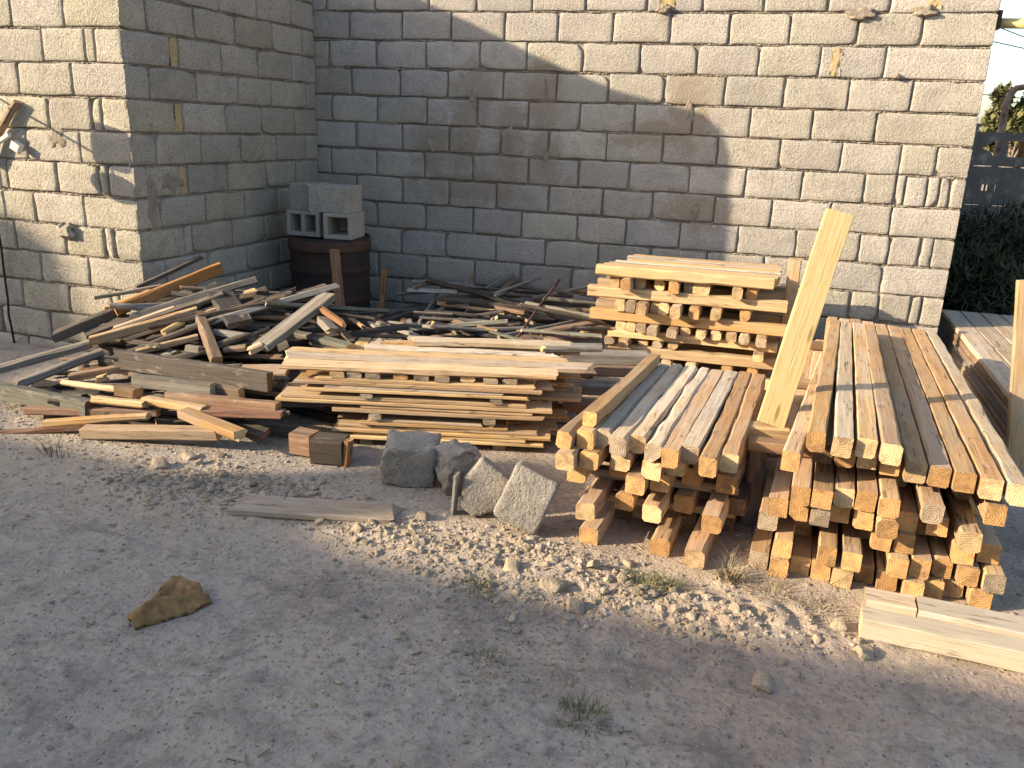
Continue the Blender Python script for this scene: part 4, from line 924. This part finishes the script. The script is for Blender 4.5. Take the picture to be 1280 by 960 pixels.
while cnt < 20000:
    x = gr.uniform(-.4, 4.9); y = gr.uniform(-5.1, -2.6)
    dens = .10+.35*max(0, n3(x*1.4, y*1.4, 6))+1.0*rubble(x, y)+.8*dark_rubble(x, y)+.5*math.exp(-((y+3.15)/.25)**2)*(x < 1.6)
    if gr.random() > dens: continue
    r = min(.012, .0019*math.exp(gr.gauss(.40, .62)))*(1+.9*rubble(x, y)+.7*dark_rubble(x, y))
    pebble(mb, (x, y, gh(x, y)+r*gr.uniform(-.25, .2)), r, gr, min(1, max(0, gr.gauss(.5, .25)))); cnt += 1
tag(mb.build('gravel', GRAV), 'loose gravel and grit scattered over the bare ground', 'gravel', kind='stuff')
for i in range(110):
    for _ in range(60):
        x = gr.uniform(.6, 3.9); y = gr.uniform(-4.1, -3.2)
        if gr.random() < rubble(x, y)**1.3 and not (2.5 < x < 3.5 and y > -3.47) and not (x > 3.45 and y > -3.55): break
    r = .006+.016*gr.random()**2.6
    chunk('pale rubble stone in the ridge of rubble in front of the stacks', (x, y, gh(x, y)-r*.75), (2*r*gr.uniform(.8, 1.3), 2*r, 1.6*r*gr.uniform(.7, 1.1)), (gr.uniform(-.5, .5), gr.uniform(-.5, .5), gr.uniform(0, 3)), i*1.7,
          [((gr.uniform(-1, 1), gr.uniform(-1, 1), gr.uniform(-.3, 1)), r*.62, r*.2) for _ in range(4)], STONE, r*.12, 'rubble_stone', 'rubble stones before the stacks', 5)
for (x, y, r, lab) in [(2.86, -3.76, .035, 'pale rubble stone largest in the shaded end of the rubble ridge'), (2.70, -3.70, .030, 'grey flat stone at the shade line left of the largest rubble stone'), (2.96, -3.86, .03, 'round grey stone just below the largest rubble stone'), (.97, -3.36, .038, 'light squarish stone lying alone before the scrap heap'), (1.13, -3.15, .022, 'flat white pebble near the scrap heap foot'), (3.56, -4.06, .026, 'dark flat stone alone on the bare dirt at lower right'), (2.24, -3.42, .028, 'pale lump between the ground board and the sunlit slab'), (1.02, -3.22, .028, 'low pale lump behind the squarish stone'), (1.66, -3.52, .03, 'grey lump on the split ground board edge'), (3.86, -3.79, .028, 'pale flat shard beside the end of the pale posts')]:
    chunk(lab, (x, y, gh(x, y)-r*.5), (2.3*r, 1.9*r, 1.0*r), (.2, .1, x*7), x*11, [((1, .3, .6), r*.7, r*.1), ((-1, -.4, .8), r*.75, r*.1)], STONE, r*.1, 'stone', 'single stones on the ground', 8)
mb = MB()
for i in range(800):
    x = gr.uniform(-.3, 4.6); y = gr.uniform(-4.9, -2.9)
    if gr.random() > .18+.7*rubble(x, y)+.35*(y > -3.5): continue
    a = gr.uniform(0, 3.14); l = .008+.06*gr.random()**2.5; wd = gr.uniform(.0015, .004)
    mb.box((x, y, gh(x, y)+.004), (l, wd, .003), R=Matrix.Rotation(a, 3, 'Z') @ Matrix.Rotation(gr.gauss(0, .15), 3, 'Y'), t=gr.random())
tag(mb.build('wood_litter', DRY), 'wood splinters and dry stalks littering the dirt', 'litter', kind='stuff')
def tuft(name, label, x, y, n, h, spread, mat, lean=.6):
    mb = MB(); tr = random.Random(int(x*1000))
    for i in range(n):
        a = tr.uniform(0, 6.28); r0 = spread*tr.random()**.7*.6; hh = h*tr.uniform(.4, 1.1); le = lean*tr.uniform(.3, 1.2)*hh
        bx, by = x+r0*math.cos(a), y+r0*math.sin(a); a2 = a+tr.gauss(0, .6); wd = tr.uniform(.0012, .0026)
        px, py = -math.sin(a2)*wd, math.cos(a2)*wd; z0 = gh(bx, by)-.003; pr = None; tn = tr.random()
        for k in range(5):
            t = k/4; cx, cy, cz = bx+math.cos(a2)*le*t*t, by+math.sin(a2)*le*t*t, z0+hh*(t-.25*t*t)
            q = [mb.vert((cx-px*(1-t*.85), cy-py*(1-t*.85), cz), tn), mb.vert((cx+px*(1-t*.85), cy+py*(1-t*.85), cz), tn)]
            if pr: mb.face((pr[0], pr[1], q[1], q[0]))
            pr = q
    o = mb.build(name, mat); tag(o, label, 'grass' if mat is GRASS else 'dry weed', 'tufts growing in the dirt'); return o
tuft('grass_tuft', 'small green grass tuft at the bottom centre of the ground', 3.09, -4.36, 150, .045, .12, GRASS, 1.1)
tuft('grass_tuft', 'faint dark grass tuft in shade below the rubble ridge', 2.78, -4.22, 90, .03, .13, GRASS, 1.2)
tuft('grass_tuft', 'sunlit grass tuft in front of the middle beam stack', 3.16, -3.66, 170, .05, .12, GRASS, 1.2)
tuft('grass_tuft', 'low green tuft just right of the sunlit grass tuft', 3.24, -3.62, 110, .04, .09, GRASS, 1.2)
tuft('dry_tuft', 'dry yellow weed between the two beam stacks', 3.44, -3.47, 160, .09, .09, DRY, 1.1)
tuft('dry_tuft', 'dry stalks at the left corner of the right-hand stack', 3.58, -3.53, 110, .045, .13, DRY, 1.8)
tuft('dry_tuft', 'dry stalks in front of the right-hand stack', 3.75, -3.60, 90, .035, .14, DRY, 2.2)
tuft('dry_tuft', 'dark dry weed among the rubble at the shade line', 2.62, -3.86, 90, .04, .1, GRASS, 1.2)
tuft('dry_tuft', 'thin weeds at the left foot of the scrap heap', .42, -3.38, 45, .09, .12, GRASS, .8)
# --- beyond the wall: fence, weeds, poles, pipe, wires, tree --------------------
FY = 4.6
fe = empty('concrete_fence', (5.6, FY, 0)); tag(fe, 'dark grey precast concrete fence with cut-out top panels beyond the wall', 'fence')
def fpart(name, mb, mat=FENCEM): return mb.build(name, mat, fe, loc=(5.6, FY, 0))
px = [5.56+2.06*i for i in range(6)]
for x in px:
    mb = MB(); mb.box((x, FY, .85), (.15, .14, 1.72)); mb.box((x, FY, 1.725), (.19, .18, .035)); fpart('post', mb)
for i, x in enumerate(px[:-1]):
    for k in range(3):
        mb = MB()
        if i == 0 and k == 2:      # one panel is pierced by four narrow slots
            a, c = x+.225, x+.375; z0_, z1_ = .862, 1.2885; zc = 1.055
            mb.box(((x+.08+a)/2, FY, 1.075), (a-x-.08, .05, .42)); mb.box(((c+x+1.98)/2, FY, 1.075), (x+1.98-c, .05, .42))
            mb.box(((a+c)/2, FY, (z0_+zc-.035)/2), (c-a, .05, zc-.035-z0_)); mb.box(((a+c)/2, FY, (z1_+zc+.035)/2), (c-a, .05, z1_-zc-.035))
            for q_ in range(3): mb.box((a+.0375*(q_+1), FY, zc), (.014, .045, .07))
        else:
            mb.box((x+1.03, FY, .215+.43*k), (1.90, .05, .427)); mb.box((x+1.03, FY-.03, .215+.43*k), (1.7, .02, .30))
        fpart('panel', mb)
    # top panel with pointed and square cut-outs
    x0, z0, x1, z1 = x+.08, 1.295, x+1.98, 1.655
    outer = [(x0, z0), (x1, z0), (x1, z1), (x0, z1)]
    holes = []
    cx = x+.26
    zc = 1.485
    holes.append([(cx-.11, zc), (cx, zc+.07), (cx+.02, zc+.085), (cx+.09, zc+.085), (cx+.09, zc-.085), (cx+.02, zc-.085), (cx, zc-.05)])
    cx += .15
    while cx < x+1.8:
        holes.append([(cx, zc-.085), (cx, zc+.085), (cx+.22, zc+.085), (cx+.22, zc-.085)]); cx += .28
    polys = [[Vector((a, b, 0)) for a, b in outer]]+[[Vector((a, b, 0)) for a, b in h] for h in holes]
    flat = [p for h in polys for p in h]
    mb = MB(); f = [mb.vert((p.x, FY-.025, p.y)) for p in flat]; b = [mb.vert((p.x, FY+.025, p.y)) for p in flat]
    for tri in tessellate_polygon(polys): mb.face([f[t] for t in tri]); mb.face([b[t] for t in tri][::-1])
    o_ = 0
    for h in polys:
        for k in range(len(h)): a, c = o_+k, o_+(k+1) % len(h); mb.face((f[a], f[c], b[c], b[a]))
        o_ += len(h)
    fpart('cutout_panel', mb)
def shrub(label, x, y, w_, h_, n, mat, cat='bush', name='weed_bush', sz=.075):
    mb = MB(); tr = random.Random(int(x*100+y*10))
    for i in range(n):
        a = tr.uniform(0, 6.28); r0 = w_*.5*tr.random()**.6; zz = h_*tr.random()**.8*(1-.35*(r0/(w_*.5))**2)*(.8+.4*n3(a*2, x, y))
        c = Vector((x+r0*math.cos(a), y+r0*.7*math.sin(a), max(.02, zz)))
        R = Matrix.Rotation(tr.uniform(0, 6.28), 3, 'Z') @ Matrix.Rotation(tr.uniform(-1.1, 1.1), 3, 'X')
        l, wd = sz*tr.uniform(.7, 1.8), sz*.22*tr.uniform(.5, 1.2)
        t = tr.random()
        q = [mb.vert(c+R @ Vector(p), t) for p in ((0, -l, 0), (wd, 0, 0), (0, l, l*.3), (-wd, 0, 0))]
        mb.face(q)
    for i in range(18):
        a = tr.uniform(0, 6.28); r0 = w_*.4*tr.random()
        mb.tube([(x+.1*r0*math.cos(a), y+.1*r0*math.sin(a), -.02), (x+r0*math.cos(a), y+r0*.6*math.sin(a), h_*tr.uniform(.6, 1.05))], .005, 4, t=.8)
    o = mb.build(name, mat); return tag(o, label, cat, 'weeds along the fence')
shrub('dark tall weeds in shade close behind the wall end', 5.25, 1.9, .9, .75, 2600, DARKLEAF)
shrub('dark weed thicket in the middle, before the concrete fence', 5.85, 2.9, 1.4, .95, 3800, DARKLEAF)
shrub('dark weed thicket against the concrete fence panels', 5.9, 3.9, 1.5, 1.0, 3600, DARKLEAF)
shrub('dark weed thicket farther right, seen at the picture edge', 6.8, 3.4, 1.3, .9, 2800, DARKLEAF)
mb = MB(); mb.tube([(6.02, FY+.5, 0), (6.0, FY+.5, 1.2), (5.985, FY+.5, 1.98), (6.0, FY+.5, 2.08), (6.06, FY+.5, 2.15), (6.16, FY+.5, 2.17), (6.4, FY+.5, 2.16)], [.04, .04, .04, .038, .036, .034, .03], 10)
tag(mb.build('bent_pole', simple('flaking_pole_paint', (.36,.27,.22), (.14,.075,.05), 10), smooth=True), 'rusty pole bent over at the top behind the concrete fence', 'pole')
mb = MB(); mb.tube([(6.26, FY+.55, 0), (6.25, FY+.55, 1.3), (6.26, FY+.55, 1.98)], [.035, .035, .03], 10); tag(mb.build('straight_pole', RUSTO, smooth=True), 'straight orange-brown pole right of the bent pole', 'pole')
mb = MB(); mb.tube([(4.60, .1, 2.255), (5.2, .11, 2.25), (7.5, .2, 2.22)], .030, 14); po = mb.build('gas_pipe', PIPEY, smooth=True); tag(po, 'pale yellow pipe running out from the top right of the block wall', 'pipe')
mb = MB(); mb.box((4.695, .10, 2.27), (.03, .10, .11)); mb.build('wall_clamp', RUST, po)
mb = MB(); mb.tube([(7.5, .2, 0), (7.5, .2, 2.27)], .035, 10); tag(mb.build('pipe_stand', RUSTO, smooth=True), 'post carrying the far end of the pale yellow pipe', 'post')
for i, (a, b, s_) in enumerate((((4.6, 3.2, 2.62), (14, 9, 2.6), .35), ((4.6, 3.9, 2.1), (14, 12, 2.8), .3), ((4.6, 2.6, 2.75), (12, 9, 1.9), .2))):
    a, b = Vector(a), Vector(b); mb = MB(); mb.tube([a.lerp(b, t/14)-Vector((0, 0, s_*4*(t/14)*(1-t/14))) for t in range(15)], .005, 5)
    tag(mb.build('overhead_wire', CABLE), ['upper thin wire crossing the sky beyond the wall', 'lower thin wire crossing the sky near the tree', 'thin wire slanting down across the sky patch'][i], 'wire')
def tree(label, x, y, h_, rad, n, seed):
    root = empty('leafy_tree', (x, y, 0)); tag(root, label, 'tree', 'trees far beyond the fence'); tr = random.Random(seed)
    mb = MB(); mb.tube([(0, 0, -.1), (.05, 0, h_*.3), (-.05, .1, h_*.62)], [.16, .12, .05], 9)
    cl = []
    for i in range(16):
        a = tr.uniform(0, 6.28); rr = rad*tr.random()**.5*.8; c = Vector((rr*math.cos(a), rr*math.sin(a), h_*tr.uniform(.42, .95)-rr*.25))
        cl.append((c, rad*tr.uniform(.25, .45))); mb.tube([(0, 0, h_*.3), c*.6+Vector((0, 0, h_*.1)), c], [.05, .03, .01], 5)
    mb.build('trunk', BARK, root)
    mb = MB()
    for i in range(n):
        c, r0 = tr.choice(cl); d = Vector((tr.gauss(0, 1), tr.gauss(0, 1), tr.gauss(0, .8))); d = d.normalized()*r0*tr.random()**.45
        R = Matrix.Rotation(tr.uniform(0, 6.28), 3, 'Z') @ Matrix.Rotation(tr.uniform(-1.2, 1.2), 3, 'X'); l = .11*tr.uniform(.6, 1.5)
        t = min(1, max(0, .5+.3*tr.gauss(0, 1)))
        mb.face([mb.vert(c+d+R @ Vector(p), t) for p in ((0, -l, 0), (l*.45, 0, 0), (0, l, 0), (-l*.45, 0, 0))])
    mb.build('crown', LEAF, root)
tree('olive green sunlit tree beyond the concrete fence', 9.75, 20, 3.1, 1.0, 5200, 4)
tree('darker low tree farther right beyond the concrete fence', 11.6, 21, 3.4, 1.4, 5200, 8)
tree('small tree left of the olive green tree, mostly behind the wall end', 8.3, 22, 2.5, 1.0, 3500, 12)
# --- the house across the yard whose shadow lies over the foreground ------------
HY = -10.0
hs = empty('neighbour_house', (-8, HY-3, 0)); tag(hs, 'grey plastered house across the yard, behind the viewer, shading the foreground', 'house')
pr_ = [(3, 4.62), (-7.5, 4.62), (-8.8, 4.68), (-10.3, 4.97), (-11.8, 5.04), (-13.4, 5.50), (-15.2, 6.22), (-15.35, 6.85), (-15.6, 7.0), (-16.3, 7.08), (-30, 7.6)]  # unseen wall top, its outline shaped to cast the foreground shadow edge
mb = MB(); f = [mb.vert((x, HY, z)) for x, z in pr_]; b = [mb.vert((x, HY-.22, z)) for x, z in pr_]; fl = [mb.vert((x, HY, -.1)) for x, z in pr_]; bl = [mb.vert((x, HY-.22, -.1)) for x, z in pr_]
for i in range(len(pr_)-1):
    mb.face((f[i], f[i+1], fl[i+1], fl[i])); mb.face((b[i+1], b[i], bl[i], bl[i+1])); mb.face((f[i+1], f[i], b[i], b[i+1]))
mb.face((f[0], fl[0], bl[0], b[0])); mb.face((f[-1], b[-1], bl[-1], fl[-1]))
mb.build('shadow_outline_wall', STUCCO, hs, loc=(-8, HY-3, 0))
mb = MB(); mb.box((-13.5, HY-2.8, 2.0), (32.9, 5.1, 4.2)); mb.build('house_body', [STUCCO], hs, loc=(-8, HY-3, 0))
mb = MB(); mb.box((-13.5, HY-2.85, 4.16), (33.2, 5.2, .12)); mb.build('roof', [ROOFM], hs, loc=(-8, HY-3, 0))
for x in (-22, -17, -12.5, -9, -5, -1):
    mb = MB(); mb.box((x, HY+.02, 1.7), (1.3, .06, 1.3)); o = mb.build('window_frame', PLASTIC, hs, loc=(-8, HY-3, 0))
    mb = MB(); mb.box((x, HY+.035, 1.7), (1.14, .05, 1.14)); mb.build('window_pane', GLASS, o, loc=(-8, HY-3, 0))
mb = MB(); mb.tube([(-10.03, HY-.11, 4.75), (-10.03, HY-.11, 5.38), (-10.03, HY-.11, 5.44), (-10.03, HY-.11, 5.46)], [.28, .28, .22, .08], 24); mb.box((-10.03, HY-.3, 4.5), (.5, .5, .6))  # unseen barrel added to cast shade on the ground before the stacks
tag(mb.build('shade_barrel', ROOFM), 'added unseen barrel on the roof edge across the yard, casting foreground shade', 'shadow_caster')
